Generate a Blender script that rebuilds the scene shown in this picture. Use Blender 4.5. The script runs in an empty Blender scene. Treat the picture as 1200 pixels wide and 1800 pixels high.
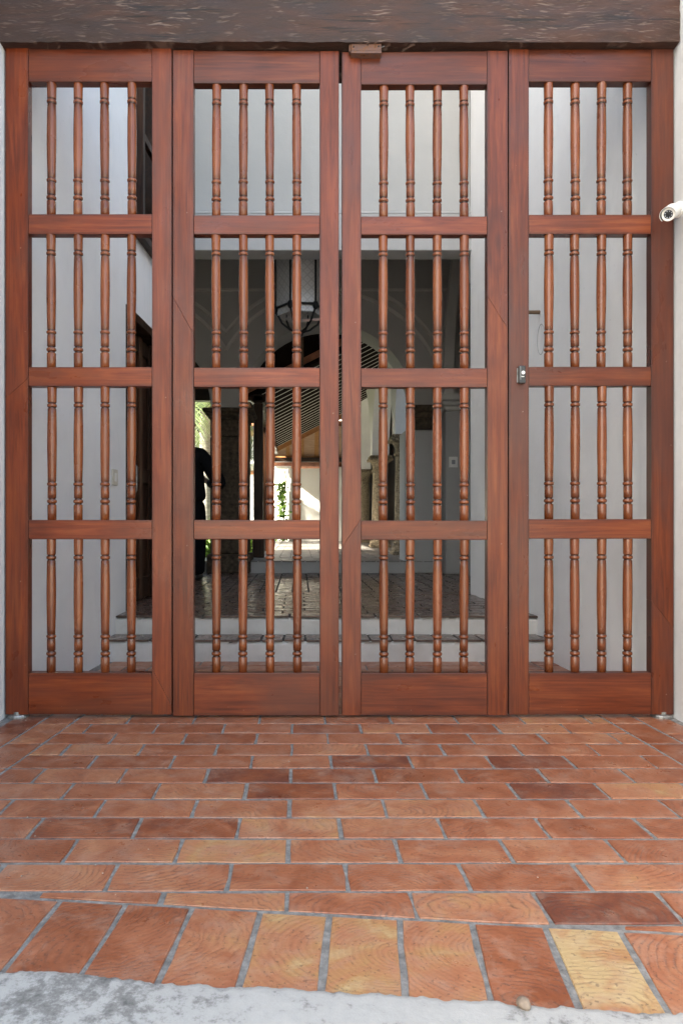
import bpy, bmesh, math, random
from mathutils.geometry import tessellate_polygon
from mathutils import Vector, Matrix, noise as mnoise
R = math.radians
rnd = random.Random(7)
SC = bpy.context.scene
COL = SC.collection

# ------------------------------------------------------------------ camera
D0 = 2.807                      # camera to gate front
CAMZ = 0.75
FPX = 1280.0                    # focal length in photo pixels
VX, HY = 525.0, 920.0           # vanishing point of the gate normal in the photo
cam_d = bpy.data.cameras.new('camera')
cam = bpy.data.objects.new('camera', cam_d); COL.objects.link(cam)
cam.location = (0, -D0, CAMZ); cam.rotation_euler = (R(90), 0, 0)
cam_d.sensor_fit = 'VERTICAL'; cam_d.sensor_height = 36.0; cam_d.sensor_width = 24.0
cam_d.lens = FPX / 1800 * 36.0
cam_d.shift_x = (600 - VX) / 1800.0
cam_d.shift_y = (HY - 900) / 1800.0
cam_d.clip_start = 0.05; cam_d.clip_end = 2000
SC.camera = cam

# ------------------------------------------------------------------ sky and sun
SUN_EL, SUN_AZ = 42.0, -120.0    # azimuth: clockwise from +Y (into the picture)
w = bpy.data.worlds.new('World'); SC.world = w; w.use_nodes = True
wn = w.node_tree.nodes; wl = w.node_tree.links
sky = wn.new('ShaderNodeTexSky'); sky.sky_type = 'NISHITA'; sky.sun_disc = False
sky.sun_elevation = R(SUN_EL); sky.sun_rotation = R(SUN_AZ)
sky.air_density = 1.0; sky.dust_density = 3.0; sky.ozone_density = 1.0
bg = wn['Background']; bg.inputs['Strength'].default_value = 0.15
wl.new(sky.outputs['Color'], bg.inputs['Color'])
sd = bpy.data.lights.new('sun', 'SUN'); sd.energy = 5.0; sd.angle = R(1.5); sd.color = (1, 0.985, 0.96)
so = bpy.data.objects.new('sun', sd); COL.objects.link(so)
sv = Vector((math.sin(R(SUN_AZ)) * math.cos(R(SUN_EL)), math.cos(R(SUN_AZ)) * math.cos(R(SUN_EL)), math.sin(R(SUN_EL))))
so.rotation_euler = sv.to_track_quat('Z', 'Y').to_euler()
so.location = sv * 30
SC.view_settings.view_transform = 'Standard'; SC.view_settings.look = 'None'
SC.view_settings.gamma = 1.0; SC.view_settings.use_curve_mapping = False
SC.view_settings.exposure = 2.8
SC.view_settings.use_white_balance = True
SC.view_settings.white_balance_temperature = 7950; SC.view_settings.white_balance_tint = 5
SC.render.engine = 'CYCLES'
SC.cycles.use_denoising = True
SC.cycles.max_bounces = 8; SC.cycles.diffuse_bounces = 6
SC.cycles.sample_clamp_indirect = 6.0

# ------------------------------------------------------------------ helpers
def P(px, py, d):
    """the point seen at a photo pixel at a given depth from the camera"""
    return Vector(((px - VX) * d / FPX, d - D0, CAMZ + (HY - py) * d / FPX))
def PX(px, d): return (px - VX) * d / FPX
def PZ(py, d): return CAMZ + (HY - py) * d / FPX

def link(name, me, m=None, parent=None):
    o = bpy.data.objects.new(name, me); COL.objects.link(o)
    if m is not None and me is not None and not me.materials: me.materials.append(m)
    if parent is not None: o.parent = parent
    return o
def obj(name, bm, m, parent=None, smooth=False, loc=None):
    me = bpy.data.meshes.new(name)
    bmesh.ops.recalc_face_normals(bm, faces=bm.faces)
    bm.to_mesh(me); bm.free()
    if smooth:
        for p in me.polygons: p.use_smooth = True
    o = link(name, me, m, parent)
    if loc is not None: o.location = loc
    return o
def tag(o, label=None, cat=None, group=None, kind=None):
    if label: o['label'] = label
    if cat: o['category'] = cat
    if group: o['group'] = group
    if kind: o['kind'] = kind
    return o
def empty(name, loc=(0, 0, 0), label=None, cat=None, group=None, rz=0):
    o = bpy.data.objects.new(name, None); COL.objects.link(o)
    o.location = loc; o.rotation_euler = (0, 0, rz); o.empty_display_size = 0.1
    return tag(o, label, cat, group)

def add_box(bm, x0, x1, y0, y1, z0, z1, M=None, bevel=0.0, seg=1):
    vs = [bm.verts.new(c) for c in ((x0,y0,z0),(x1,y0,z0),(x1,y1,z0),(x0,y1,z0),(x0,y0,z1),(x1,y0,z1),(x1,y1,z1),(x0,y1,z1))]
    fs = [bm.faces.new([vs[i] for i in f]) for f in ((0,3,2,1),(4,5,6,7),(0,1,5,4),(1,2,6,5),(2,3,7,6),(3,0,4,7))]
    allv = vs
    if bevel > 0:
        es = list({e for f in fs for e in f.edges})
        r = bmesh.ops.bevel(bm, geom=es, offset=bevel, segments=seg, affect='EDGES', profile=0.6)
        allv = list({v for v in r['verts']} | {v for v in vs if v.is_valid})
    if M is not None:
        bmesh.ops.transform(bm, matrix=M, verts=[v for v in allv if v.is_valid])
    return allv
def box(name, x0, x1, y0, y1, z0, z1, m, parent=None, bevel=0.003, seg=1):
    """a box object with its origin at its centre"""
    cx, cy, cz = (x0+x1)/2, (y0+y1)/2, (z0+z1)/2
    bm = bmesh.new(); add_box(bm, x0-cx, x1-cx, y0-cy, y1-cy, z0-cz, z1-cz, None, bevel, seg)
    return obj(name, bm, m, parent, loc=(cx, cy, cz))
def add_lathe(bm, prof, seg=20, M=None, caps=True):
    rings = []
    for r, z in prof:
        rings.append([bm.verts.new((r*math.cos(2*math.pi*k/seg), r*math.sin(2*math.pi*k/seg), z)) for k in range(seg)])
    for a, b in zip(rings, rings[1:]):
        for k in range(seg):
            bm.faces.new((a[k], a[(k+1) % seg], b[(k+1) % seg], b[k]))
    if caps:
        bm.faces.new(rings[0][::-1]); bm.faces.new(rings[-1])
    if M is not None:
        bmesh.ops.transform(bm, matrix=M, verts=[v for r in rings for v in r])
    return rings
def add_tube(bm, pts, rad, seg=8, cap=True):
    pts = [Vector(p) for p in pts]; rings = []
    up0 = None
    for i, p in enumerate(pts):
        t = (pts[min(i+1, len(pts)-1)] - pts[max(i-1, 0)]).normalized()
        if up0 is None:
            up0 = Vector((0,0,1)) if abs(t.z) < .9 else Vector((1,0,0))
        a = t.cross(up0); 
        if a.length < 1e-4: a = t.orthogonal()
        a.normalize(); b = a.cross(t).normalized(); up0 = b
        r = rad[i] if isinstance(rad, (list, tuple)) else rad
        rings.append([bm.verts.new(p + a*r*math.cos(2*math.pi*k/seg) + b*r*math.sin(2*math.pi*k/seg)) for k in range(seg)])
    for A, B in zip(rings, rings[1:]):
        for k in range(seg): bm.faces.new((A[k], A[(k+1)%seg], B[(k+1)%seg], B[k]))
    if cap:
        bm.faces.new(rings[0][::-1]); bm.faces.new(rings[-1])
def add_prism(bm, poly, h0, h1, fn):
    """poly: list of (a,b); fn(a,b,h) -> point. Closed prism."""
    A = [bm.verts.new(fn(a, b, h0)) for a, b in poly]; B = [bm.verts.new(fn(a, b, h1)) for a, b in poly]
    n = len(poly)
    for i in range(n): bm.faces.new((A[i], A[(i+1)%n], B[(i+1)%n], B[i]))
    if n > 6:
        for tri in tessellate_polygon([[Vector((p[0], p[1], 0)) for p in poly]]):
            bm.faces.new([A[i] for i in tri]); bm.faces.new([B[i] for i in tri[::-1]])
    else:
        bm.faces.new(A[::-1]); bm.faces.new(B)
    return A, B
def smooth_by_angle(o, ang=35):
    me = o.data
    for p in me.polygons: p.use_smooth = True
    bm = bmesh.new(); bm.from_mesh(me)
    for e in bm.edges:
        if len(e.link_faces) == 2 and e.calc_face_angle(0) > R(ang): e.smooth = False
    bm.to_mesh(me); bm.free()

# ------------------------------------------------------------------ materials
class NT:
    def __init__(s, name):
        s.m = bpy.data.materials.new(name); s.m.use_nodes = True
        s.t = s.m.node_tree; s.n = s.t.nodes; s.l = s.t.links
        s.b = s.n['Principled BSDF']; s.out = s.n['Material Output']
    def new(s, typ, **kw):
        nd = s.n.new(typ)
        for k, v in kw.items(): setattr(nd, k, v)
        return nd
    def con(s, a, b): s.l.new(a, b)
    def put(s, sock, v):
        if hasattr(v, 'is_linked') or hasattr(v, 'links'): s.l.new(v, sock)
        elif isinstance(v, (tuple, list)) and len(v) == 3 and sock.type == 'RGBA': sock.default_value = (*v, 1)
        else: sock.default_value = v
    def coord(s, kind='Object'):
        return s.new('ShaderNodeTexCoord').outputs[kind]
    def rand(s): return s.new('ShaderNodeObjectInfo').outputs['Random']
    def attr(s, name, kind='OBJECT'):
        nd = s.new('ShaderNodeAttribute'); nd.attribute_type = kind; nd.attribute_name = name
        return nd
    def vmath(s, op, a, b=None):
        nd = s.new('ShaderNodeVectorMath', operation=op); s.put(nd.inputs[0], a)
        if b is not None: s.put(nd.inputs[1], b)
        return nd.outputs[0]
    def math(s, op, a, b=None, clamp=False):
        nd = s.new('ShaderNodeMath', operation=op); nd.use_clamp = clamp; s.put(nd.inputs[0], a)
        if b is not None: s.put(nd.inputs[1], b)
        return nd.outputs[0]
    def noise(s, vec, scale, detail=4, rough=0.55, dist=0.0):
        nd = s.new('ShaderNodeTexNoise'); s.put(nd.inputs['Vector'], vec)
        nd.inputs['Scale'].default_value = scale; nd.inputs['Detail'].default_value = detail
        nd.inputs['Roughness'].default_value = rough; nd.inputs['Distortion'].default_value = dist
        return nd.outputs['Fac']
    def voro(s, vec, scale, feature='F1'):
        nd = s.new('ShaderNodeTexVoronoi', feature=feature); s.put(nd.inputs['Vector'], vec); nd.inputs['Scale'].default_value = scale
        return nd.outputs['Distance']
    def ramp(s, fac, stops, interp='LINEAR'):
        nd = s.new('ShaderNodeValToRGB'); s.put(nd.inputs['Fac'], fac); cr = nd.color_ramp; cr.interpolation = interp
        while len(cr.elements) < len(stops): cr.elements.new(0.5)
        for e, (p, c) in zip(cr.elements, stops):
            e.position = p; e.color = (*c, 1) if isinstance(c, (tuple, list)) else (c, c, c, 1)
        return nd.outputs['Color']
    def mix(s, fac, a, b, mode='MIX'):
        nd = s.new('ShaderNodeMix', data_type='RGBA', blend_type=mode)
        s.put(nd.inputs['Factor'], fac); s.put(nd.inputs['A'], a) if False else None
        ia = [i for i in nd.inputs if i.name == 'A' and i.type == 'RGBA'][0]; ib = [i for i in nd.inputs if i.name == 'B' and i.type == 'RGBA'][0]
        fa = [i for i in nd.inputs if i.name == 'Factor' and i.type == 'VALUE'][0]
        s.put(fa, fac); s.put(ia, a); s.put(ib, b)
        return [o for o in nd.outputs if o.type == 'RGBA'][0]
    def mapr(s, v, a, b, c, d):
        nd = s.new('ShaderNodeMapRange'); s.put(nd.inputs[0], v)
        for i, x in zip((1,2,3,4), (a,b,c,d)): nd.inputs[i].default_value = x
        return nd.outputs[0]
    def bump(s, h, strength=0.2, dist=0.002, normal=None):
        nd = s.new('ShaderNodeBump'); nd.inputs['Strength'].default_value = strength; nd.inputs['Distance'].default_value = dist
        s.put(nd.inputs['Height'], h)
        if normal is not None: s.put(nd.inputs['Normal'], normal)
        return nd.outputs['Normal']
    def set(s, **kw):
        for k, v in kw.items():
            s.put(s.b.inputs[k.replace('_', ' ')], v)
        return s.m

def rand_coord(N, axis, stretch):
    """object coordinates, shifted per object, compressed along the grain axis"""
    sc = [1.0, 1.0, 1.0]; sc[axis] = stretch
    c = N.vmath('MULTIPLY', N.coord('Object'), tuple(sc))
    r = N.rand(); cx = N.new('ShaderNodeCombineXYZ')
    N.put(cx.inputs[0], N.math('MULTIPLY', r, 37.0)); N.put(cx.inputs[1], N.math('MULTIPLY', r, 91.0)); N.put(cx.inputs[2], N.math('MULTIPLY', r, 53.0))
    return N.vmath('ADD', c, cx.outputs[0])

def mat_wood(name, axis, dark, mid, light, rough=(0.3, 0.5), grain=1.0, use_tint=True, groove=False, patina=None, spec=0.32):
    N = NT(name)
    v = rand_coord(N, axis, 0.05)
    fine = N.noise(v, 170 * grain, 3, 0.6)
    band = N.noise(v, 34 * grain, 6, 0.62, 1.6)
    v2 = rand_coord(N, axis, 0.35)
    blot = N.noise(v2, 7, 4, 0.6, 0.6)
    f = N.math('ADD', N.math('MULTIPLY', band, 0.65), N.math('MULTIPLY', blot, 0.35))
    c = N.ramp(f, [(0.30, dark), (0.5, mid), (0.70, light)])
    pores = N.mapr(fine, 0.32, 0.52, 0.70, 1.0)
    c = N.mix(1.0, c, N.new('ShaderNodeCombineColor').outputs[0], 'MULTIPLY') if False else c
    g = N.new('ShaderNodeCombineXYZ')
    for i in range(3): N.put(g.inputs[i], pores)
    c = N.mix(0.75, c, g.outputs[0], 'MULTIPLY')
    if patina:
        pm = N.mapr(N.noise(v2, 3.2, 5, 0.65, 0.4), 0.50, 0.68, 0.0, 0.65)
        c = N.mix(pm, c, patina)
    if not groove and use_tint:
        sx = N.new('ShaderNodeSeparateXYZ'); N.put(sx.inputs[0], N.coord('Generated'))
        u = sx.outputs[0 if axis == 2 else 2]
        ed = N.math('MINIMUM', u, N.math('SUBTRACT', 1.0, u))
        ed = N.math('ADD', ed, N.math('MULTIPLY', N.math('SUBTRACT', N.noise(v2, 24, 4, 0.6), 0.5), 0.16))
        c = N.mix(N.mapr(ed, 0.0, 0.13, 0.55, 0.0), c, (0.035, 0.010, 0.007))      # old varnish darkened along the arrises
        kn = N.voro(N.vmath('MULTIPLY', v2, (1.0, 1.0, 1.0)), 2.1)
        kv = N.math('ADD', kn, N.math('MULTIPLY', N.noise(v2, 16, 3, 0.6), 0.05))
        c = N.mix(N.mapr(kv, 0.055, 0.085, 0.75, 0.0), c, (0.022, 0.008, 0.006))
        rg_ = N.math('PINGPONG', N.math('MULTIPLY', kv, 26.0), 1.0)
        c = N.mix(N.math('MULTIPLY', N.mapr(kv, 0.08, 0.26, 0.55, 0.0), rg_), c, dark)
        nick = N.mapr(N.noise(N.vmath('MULTIPLY', N.coord('Object'), (1.0, 1.0, 1.0)), 75, 2, 0.4), 0.775, 0.80, 0, 0.45)
        c = N.mix(nick, c, (0.34, 0.20, 0.14))
    if groove:     # darker tone in the turned grooves
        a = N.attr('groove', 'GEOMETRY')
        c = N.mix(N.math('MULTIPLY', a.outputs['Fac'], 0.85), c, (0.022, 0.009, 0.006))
    if use_tint:   # each stick of timber has its own tone
        t = N.attr('tone').outputs['Fac']
        hsv = N.new('ShaderNodeHueSaturation'); N.put(hsv.inputs['Color'], c)
        N.put(hsv.inputs['Value'], N.mapr(t, -1, 1, 0.62, 1.42)); N.put(hsv.inputs['Saturation'], N.mapr(t, -1, 1, 1.02, 0.98))
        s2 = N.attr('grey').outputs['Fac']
        c = N.mix(s2, hsv.outputs[0], N.mix(1.0, hsv.outputs[0], (0.80, 0.98, 1.35), 'MULTIPLY'))  # greyer leaves: the sheen of the sky put into their colour
    rg = N.mapr(N.noise(v2, 9, 4, 0.6), 0.35, 0.7, rough[0], rough[1])
    h = N.math('ADD', N.math('MULTIPLY', fine, 0.5), N.math('MULTIPLY', band, 0.5))
    return N.set(Base_Color=c, Roughness=rg, Normal=N.bump(h, 0.22, 0.0015), Specular_IOR_Level=spec)

W_D, W_M, W_L = (0.070, 0.0120, 0.0045), (0.165, 0.0285, 0.0078), (0.26, 0.056, 0.0140)
PAT = (0.090, 0.030, 0.018)
M = {}
M['wood_z'] = mat_wood('mahogany_upright', 2, W_D, W_M, W_L, rough=(0.26, 0.48), patina=PAT, spec=0.36)
M['wood_x'] = mat_wood('mahogany_rail', 0, W_D, W_M, W_L, rough=(0.26, 0.48), patina=PAT, spec=0.36)
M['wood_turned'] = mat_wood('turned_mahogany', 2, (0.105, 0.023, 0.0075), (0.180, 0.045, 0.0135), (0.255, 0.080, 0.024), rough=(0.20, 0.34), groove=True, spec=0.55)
M['dark_wood'] = mat_wood('dark_door_wood', 2, (0.012, 0.006, 0.004), (0.028, 0.013, 0.008), (0.07, 0.028, 0.014), use_tint=False, spec=0.15)
M['dark_wood_x'] = mat_wood('dark_roof_wood', 0, (0.010, 0.006, 0.005), (0.022, 0.013, 0.010), (0.05, 0.026, 0.016), use_tint=False)
M['orange_wood'] = mat_wood('oiled_rafter_wood', 1, (0.30, 0.13, 0.055), (0.42, 0.20, 0.09), (0.55, 0.28, 0.14), use_tint=False)
M['peg_wood'] = mat_wood('peg_wood', 0, (0.10, 0.06, 0.035), (0.17, 0.11, 0.07), (0.25, 0.17, 0.11), use_tint=False)

def mat_beam():
    N = NT('hewn_beam_wood')
    c0 = N.coord('Object')
    v = N.vmath('MULTIPLY', c0, (0.25, 1, 1))
    a = N.noise(v, 9, 6, 0.65, 0.8)
    c = N.ramp(a, [(0.25, (0.013, 0.007, 0.0055)), (0.5, (0.036, 0.016, 0.011)), (0.78, (0.082, 0.034, 0.022))])
    # scratches of the hewing axe: short slanted strokes
    m1 = N.new('ShaderNodeMapping'); m1.inputs['Rotation'].default_value = (0, R(38), 0); m1.inputs['Scale'].default_value = (9.0, 1.0, 85.0)
    N.put(m1.inputs['Vector'], N.vmath('ADD', c0, N.vmath('MULTIPLY', N.new('ShaderNodeTexNoise').outputs['Color'], (0.0, 0.0, 0.0))))
    nz = N.new('ShaderNodeTexNoise'); N.put(nz.inputs['Vector'], N.vmath('MULTIPLY', c0, (1.0, 1.0, 1.0))); nz.inputs['Scale'].default_value = 6; nz.inputs['Detail'].default_value = 1
    warp = N.vmath('ADD', c0, N.vmath('MULTIPLY', N.vmath('SUBTRACT', nz.outputs['Color'], (0.5, 0.5, 0.5)), (0.05, 0.0, 0.05)))
    N.put(m1.inputs['Vector'], warp)
    s1 = N.noise(m1.outputs[0], 1.6, 2, 0.5)
    m2 = N.new('ShaderNodeMapping'); m2.inputs['Rotation'].default_value = (0, R(58), 0); m2.inputs['Scale'].default_value = (9.0, 1.0, 80.0)
    N.put(m2.inputs['Vector'], warp)
    s2 = N.noise(m2.outputs[0], 1.7, 2, 0.5)
    st = N.math('MAXIMUM', N.mapr(s1, 0.585, 0.66, 0, 1), N.mapr(s2, 0.60, 0.67, 0, 1))
    gate_ = N.mapr(N.noise(c0, 5, 3, 0.6), 0.42, 0.6, 0, 0.75)
    st = N.math('MULTIPLY', st, gate_)
    crk = N.mapr(N.noise(N.vmath('MULTIPLY', c0, (0.6, 1, 16)), 5, 4, 0.6, 0.4), 0.40, 0.36, 0, 0.8)
    c = N.mix(st, c, (0.19, 0.13, 0.105)); c = N.mix(crk, c, (0.006, 0.004, 0.003))
    h = N.math('SUBTRACT', N.noise(v, 30, 6, 0.7), N.math('MULTIPLY', st, 0.5))
    return N.set(Base_Color=c, Roughness=N.mapr(a, 0.3, 0.7, 0.45, 0.7), Normal=N.bump(h, 0.8, 0.008), Specular_IOR_Level=0.35)
M['beam'] = mat_beam()

def mat_plaster(name, col, stain=(0.45, 0.43, 0.40), bump=0.25, amt=0.25, scale=1.0):
    N = NT(name)
    c0 = N.coord('Object')
    a = N.noise(c0, 1.4 * scale, 6, 0.6)
    b = N.noise(N.vmath('MULTIPLY', c0, (1, 1, 0.3)), 6 * scale, 5, 0.65)
    c = N.mix(N.mapr(a, 0.40, 0.75, 0, amt), col, stain)
    c = N.mix(N.mapr(b, 0.60, 0.80, 0, amt * 0.8), c, stain)
    sp = N.mapr(N.noise(c0, 60, 3, 0.5), 0.70, 0.76, 0, 0.35)
    c = N.mix(sp, c, stain)
    h = N.math('ADD', N.noise(c0, 12, 5, 0.6), N.math('MULTIPLY', N.noise(c0, 90, 3, 0.6), 0.25))
    return N.set(Base_Color=c, Roughness=0.85, Normal=N.bump(h, bump, 0.008), Specular_IOR_Level=0.25)
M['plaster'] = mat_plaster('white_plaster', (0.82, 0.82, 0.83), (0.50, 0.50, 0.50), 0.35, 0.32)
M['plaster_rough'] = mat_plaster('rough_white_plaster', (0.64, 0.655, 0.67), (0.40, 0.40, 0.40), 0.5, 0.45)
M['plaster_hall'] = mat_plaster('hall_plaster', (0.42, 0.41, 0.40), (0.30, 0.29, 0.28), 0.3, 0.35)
M['plaster_step'] = mat_plaster('step_plaster', (0.70, 0.68, 0.66), (0.36, 0.33, 0.30), 0.4, 0.5, 2.5)
M['moulding'] = mat_plaster('moulding_plaster', (0.60, 0.58, 0.55), (0.42, 0.40, 0.38), 0.15, 0.2)
M['far_white'] = mat_plaster('courtyard_white_plaster', (0.80, 0.80, 0.80), (0.70, 0.70, 0.69), 0.1, 0.2)

def mat_brick(name, stops, rough=(0.26, 0.52), ring=True, dark=1.0, bmp=0.35):
    N = NT(name)
    c0 = N.coord('Object')
    r = N.rand(); cx = N.new('ShaderNodeCombineXYZ')
    for i, k in enumerate((3.7, 9.1, 5.3)): N.put(cx.inputs[i], N.math('MULTIPLY', r, k * 10))
    v = N.vmath('ADD', c0, cx.outputs[0])
    tint = N.attr('tint').outputs['Fac']
    big = N.noise(v, 8, 5, 0.65, 0.8)
    f = N.math('ADD', tint, N.mapr(big, 0.3, 0.7, -0.24, 0.24))
    base = N.ramp(f, stops)
    # extruded clay swirls: bent growth-ring lines round a centre that differs per brick
    off = N.attr('swirl')
    nz = N.new('ShaderNodeTexNoise'); N.put(nz.inputs['Vector'], v); nz.inputs['Scale'].default_value = 11; nz.inputs['Detail'].default_value = 3
    wob = N.vmath('MULTIPLY', N.vmath('SUBTRACT', nz.outputs['Color'], (0.5, 0.5, 0.5)), (0.045, 0.045, 0.0))
    q = N.vmath('ADD', N.vmath('MULTIPLY', N.vmath('SUBTRACT', c0, off.outputs['Vector']), (1.0, 1.45, 0.0)), wob)
    ln = N.new('ShaderNodeVectorMath', operation='LENGTH'); N.put(ln.inputs[0], q)
    rr_ = N.math('ADD', N.math('MULTIPLY', ln.outputs['Value'], N.mapr(r, 0, 1, 85.0, 190.0)), N.math('MULTIPLY', N.noise(v, 22, 3, 0.6), 4.5))
    tri = N.math('PINGPONG', rr_, 1.0)
    line = N.mapr(tri, 0.55, 0.95, 0, 1)
    brk = N.math('MULTIPLY', N.mapr(N.noise(v, 34, 4, 0.7), 0.36, 0.54, 0, 1), N.mapr(N.noise(v, 9, 3, 0.6), 0.38, 0.54, 0.0, 1))
    line = N.math('MULTIPLY', line, brk)
    fade = N.mapr(tri, 0.0, 0.5, 0.35, 0.0)
    c = N.mix(N.math('MULTIPLY', fade, 0.8 if ring else 0.0), base, N.mix(1.0, base, (1.35, 1.4, 1.45), 'MULTIPLY'))
    c = N.mix(N.math('MULTIPLY', line, N.mapr(N.math('FRACT', N.math('MULTIPLY', r, 17.3)), 0, 1, 0.15, 0.66) if ring else 0.0), c, N.mix(0.5, N.mix(1.0, base, (0.4, 0.36, 0.36), 'MULTIPLY'), (0.10, 0.075, 0.07)))
    scuff = N.mapr(N.noise(N.vmath('MULTIPLY', v, (1.0, 2.5, 1)), 60, 6, 0.75), 0.52, 0.72, 0, 0.5)
    c = N.mix(scuff, c, N.mix(1.0, base, (1.45, 1.6, 1.85), 'MULTIPLY'))
    dust = N.mapr(N.noise(v, 12, 6, 0.75, 0.3), 0.48, 0.72, 0, 0.42)
    c = N.mix(dust, c, (0.40 * dark, 0.285 * dark, 0.22 * dark))
    spk = N.mapr(N.noise(v, 130, 2, 0.5), 0.62, 0.70, 0, 0.5)
    c = N.mix(spk, c, (0.05, 0.03, 0.025))
    pit = N.mapr(N.voro(v, 70), 0.0, 0.16, 1.0, 0.0)
    pit = N.math('MULTIPLY', pit, N.mapr(N.noise(v, 20, 2, 0.5), 0.58, 0.64, 0, 1))
    c = N.mix(N.math('MULTIPLY', pit, 0.7), c, (0.05, 0.035, 0.03))
    h = N.math('ADD', N.math('MULTIPLY', N.noise(v, 45, 5, 0.65), 0.6), N.math('MULTIPLY', line, -0.4))
    h = N.math('SUBTRACT', h, N.math('MULTIPLY', pit, 0.6))
    rg = N.mapr(N.noise(v, 16, 4, 0.6), 0.3, 0.7, rough[0], rough[1])
    return N.set(Base_Color=c, Roughness=rg, Normal=N.bump(h, bmp, 0.003))
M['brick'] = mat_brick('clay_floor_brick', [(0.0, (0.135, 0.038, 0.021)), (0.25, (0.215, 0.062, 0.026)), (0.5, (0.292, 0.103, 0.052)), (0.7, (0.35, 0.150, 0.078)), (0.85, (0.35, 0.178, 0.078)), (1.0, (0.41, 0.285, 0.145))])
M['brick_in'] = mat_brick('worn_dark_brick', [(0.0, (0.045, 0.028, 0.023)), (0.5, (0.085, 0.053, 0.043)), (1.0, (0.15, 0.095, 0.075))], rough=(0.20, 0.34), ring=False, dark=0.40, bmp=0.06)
M['brick_far'] = mat_brick('pale_terrace_brick', [(0.0, (0.10, 0.095, 0.09)), (0.5, (0.16, 0.15, 0.145)), (1.0, (0.25, 0.24, 0.23))], rough=(0.3, 0.5), ring=False, dark=0.6)

def mat_mortar():
    N = NT('grey_mortar'); c0 = N.coord('Object')
    c = N.ramp(N.noise(c0, 40, 6, 0.7), [(0.3, (0.095, 0.092, 0.088)), (0.48, (0.165, 0.161, 0.156)), (0.72, (0.29, 0.283, 0.275))])
    p = N.mapr(N.voro(c0, 120), 0, 0.12, 0.6, 0)
    c = N.mix(p, c, (0.06, 0.055, 0.05))
    return N.set(Base_Color=c, Roughness=0.92, Normal=N.bump(N.noise(c0, 150, 4, 0.7), 0.6, 0.003))
M['mortar'] = mat_mortar()
def mat_cement():
    N = NT('whitewashed_cement'); c0 = N.coord('Object')
    a = N.noise(c0, 5, 8, 0.7, 0.5); b = N.noise(c0, 45, 6, 0.75)
    x = N.mapr(N.noise(N.vmath('ADD', c0, (3.1, 0, 0)), 2.6, 3, 0.6), 0.35, 0.65, 0.0, 1.0)
    sep = N.new('ShaderNodeSeparateXYZ'); N.put(sep.inputs[0], c0)
    worn = N.mapr(sep.outputs[0], -0.12, -0.45, 0.0, 0.085)      # the whitewash is worn off towards one end
    f = N.math('ADD', N.math('ADD', N.math('MULTIPLY', a, 0.55), N.math('MULTIPLY', b, 0.45)), worn)
    c = N.ramp(f, [(0.42, (0.41, 0.405, 0.395)), (0.54, (0.37, 0.366, 0.358)), (0.60, (0.21, 0.206, 0.20)), (0.70, (0.10, 0.098, 0.095))])
    return N.set(Base_Color=c, Roughness=0.9, Normal=N.bump(N.noise(c0, 60, 6, 0.75), 0.5, 0.004))
M['cement'] = mat_cement()
def mat_simple(name, col, rough=0.6, metal=0.0, var=0.15, scale=20, bump=0.1, spec=0.5):
    N = NT(name); c0 = N.coord('Object')
    a = N.noise(c0, scale, 5, 0.6)
    dk = tuple(x * (1 - var) for x in col); lt = tuple(min(1, x * (1 + var)) for x in col)
    return N.set(Base_Color=N.ramp(a, [(0.3, dk), (0.7, lt)]), Roughness=rough, Metallic=metal, Normal=N.bump(a, bump, 0.002), Specular_IOR_Level=spec)
M['mortar_dark'] = mat_simple('dirty_dark_mortar', (0.045, 0.04, 0.036), 0.95, var=0.4, scale=30)
M['ground'] = mat_simple('street_concrete', (0.28, 0.27, 0.26), 0.9, var=0.3, scale=3)
M['soil'] = mat_simple('courtyard_paving', (0.36, 0.35, 0.33), 0.9, var=0.2, scale=3)
M['lawn'] = mat_simple('garden_soil', (0.06, 0.08, 0.03), 0.95, var=0.4, scale=12)
def mat_stone():
    N = NT('coral_stone'); c0 = N.coord('Object')
    a = N.noise(c0, 26, 7, 0.75); b = N.voro(c0, 34)
    pit = N.mapr(N.noise(c0, 55, 4, 0.65), 0.40, 0.56, 1, 0)
    c = N.ramp(a, [(0.3, (0.20, 0.16, 0.11)), (0.5, (0.38, 0.31, 0.22)), (0.7, (0.54, 0.46, 0.34))])
    c = N.mix(N.math('MULTIPLY', pit, 0.7), c, (0.05, 0.04, 0.027))
    h = N.math('SUBTRACT', a, N.math('MULTIPLY', pit, 0.6))
    return N.set(Base_Color=c, Roughness=0.95, Normal=N.bump(h, 0.8, 0.02), Specular_IOR_Level=0.2)
M['stone'] = mat_stone()
M['stone_dark'] = mat_simple('aged_pillar_stone', (0.075, 0.056, 0.04), 0.95, var=0.55, scale=24, bump=0.6, spec=0.2)
M['iron'] = mat_simple('black_iron', (0.012, 0.012, 0.013), 0.5, 0.6)
def mat_rust():
    N = NT('rusty_painted_steel'); c0 = N.coord('Object')
    a = N.noise(c0, 45, 6, 0.7)
    c = N.ramp(a, [(0.33, (0.085, 0.045, 0.036)), (0.5, (0.12, 0.062, 0.048)), (0.6, (0.15, 0.055, 0.018)), (0.70, (0.025, 0.013, 0.009))])
    return N.set(Base_Color=c, Roughness=0.75, Metallic=0.1, Normal=N.bump(a, 0.5, 0.002))
M['rust'] = mat_rust()
M['steel'] = mat_simple('scuffed_steel', (0.30, 0.30, 0.29), 0.45, 0.8, 0.5, 40)
M['white_plastic'] = mat_simple('white_plastic', (0.78, 0.77, 0.74), 0.35, 0, 0.03)
M['black_plastic'] = mat_simple('black_plastic', (0.018, 0.019, 0.021), 0.3, 0, 0.1)
M['dark_glass'] = mat_simple('lens_glass', (0.012, 0.014, 0.022), 0.08, 0, 0.05)
M['led'] = mat_simple('led_lens', (0.55, 0.58, 0.62), 0.15, 0, 0.05)
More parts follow.
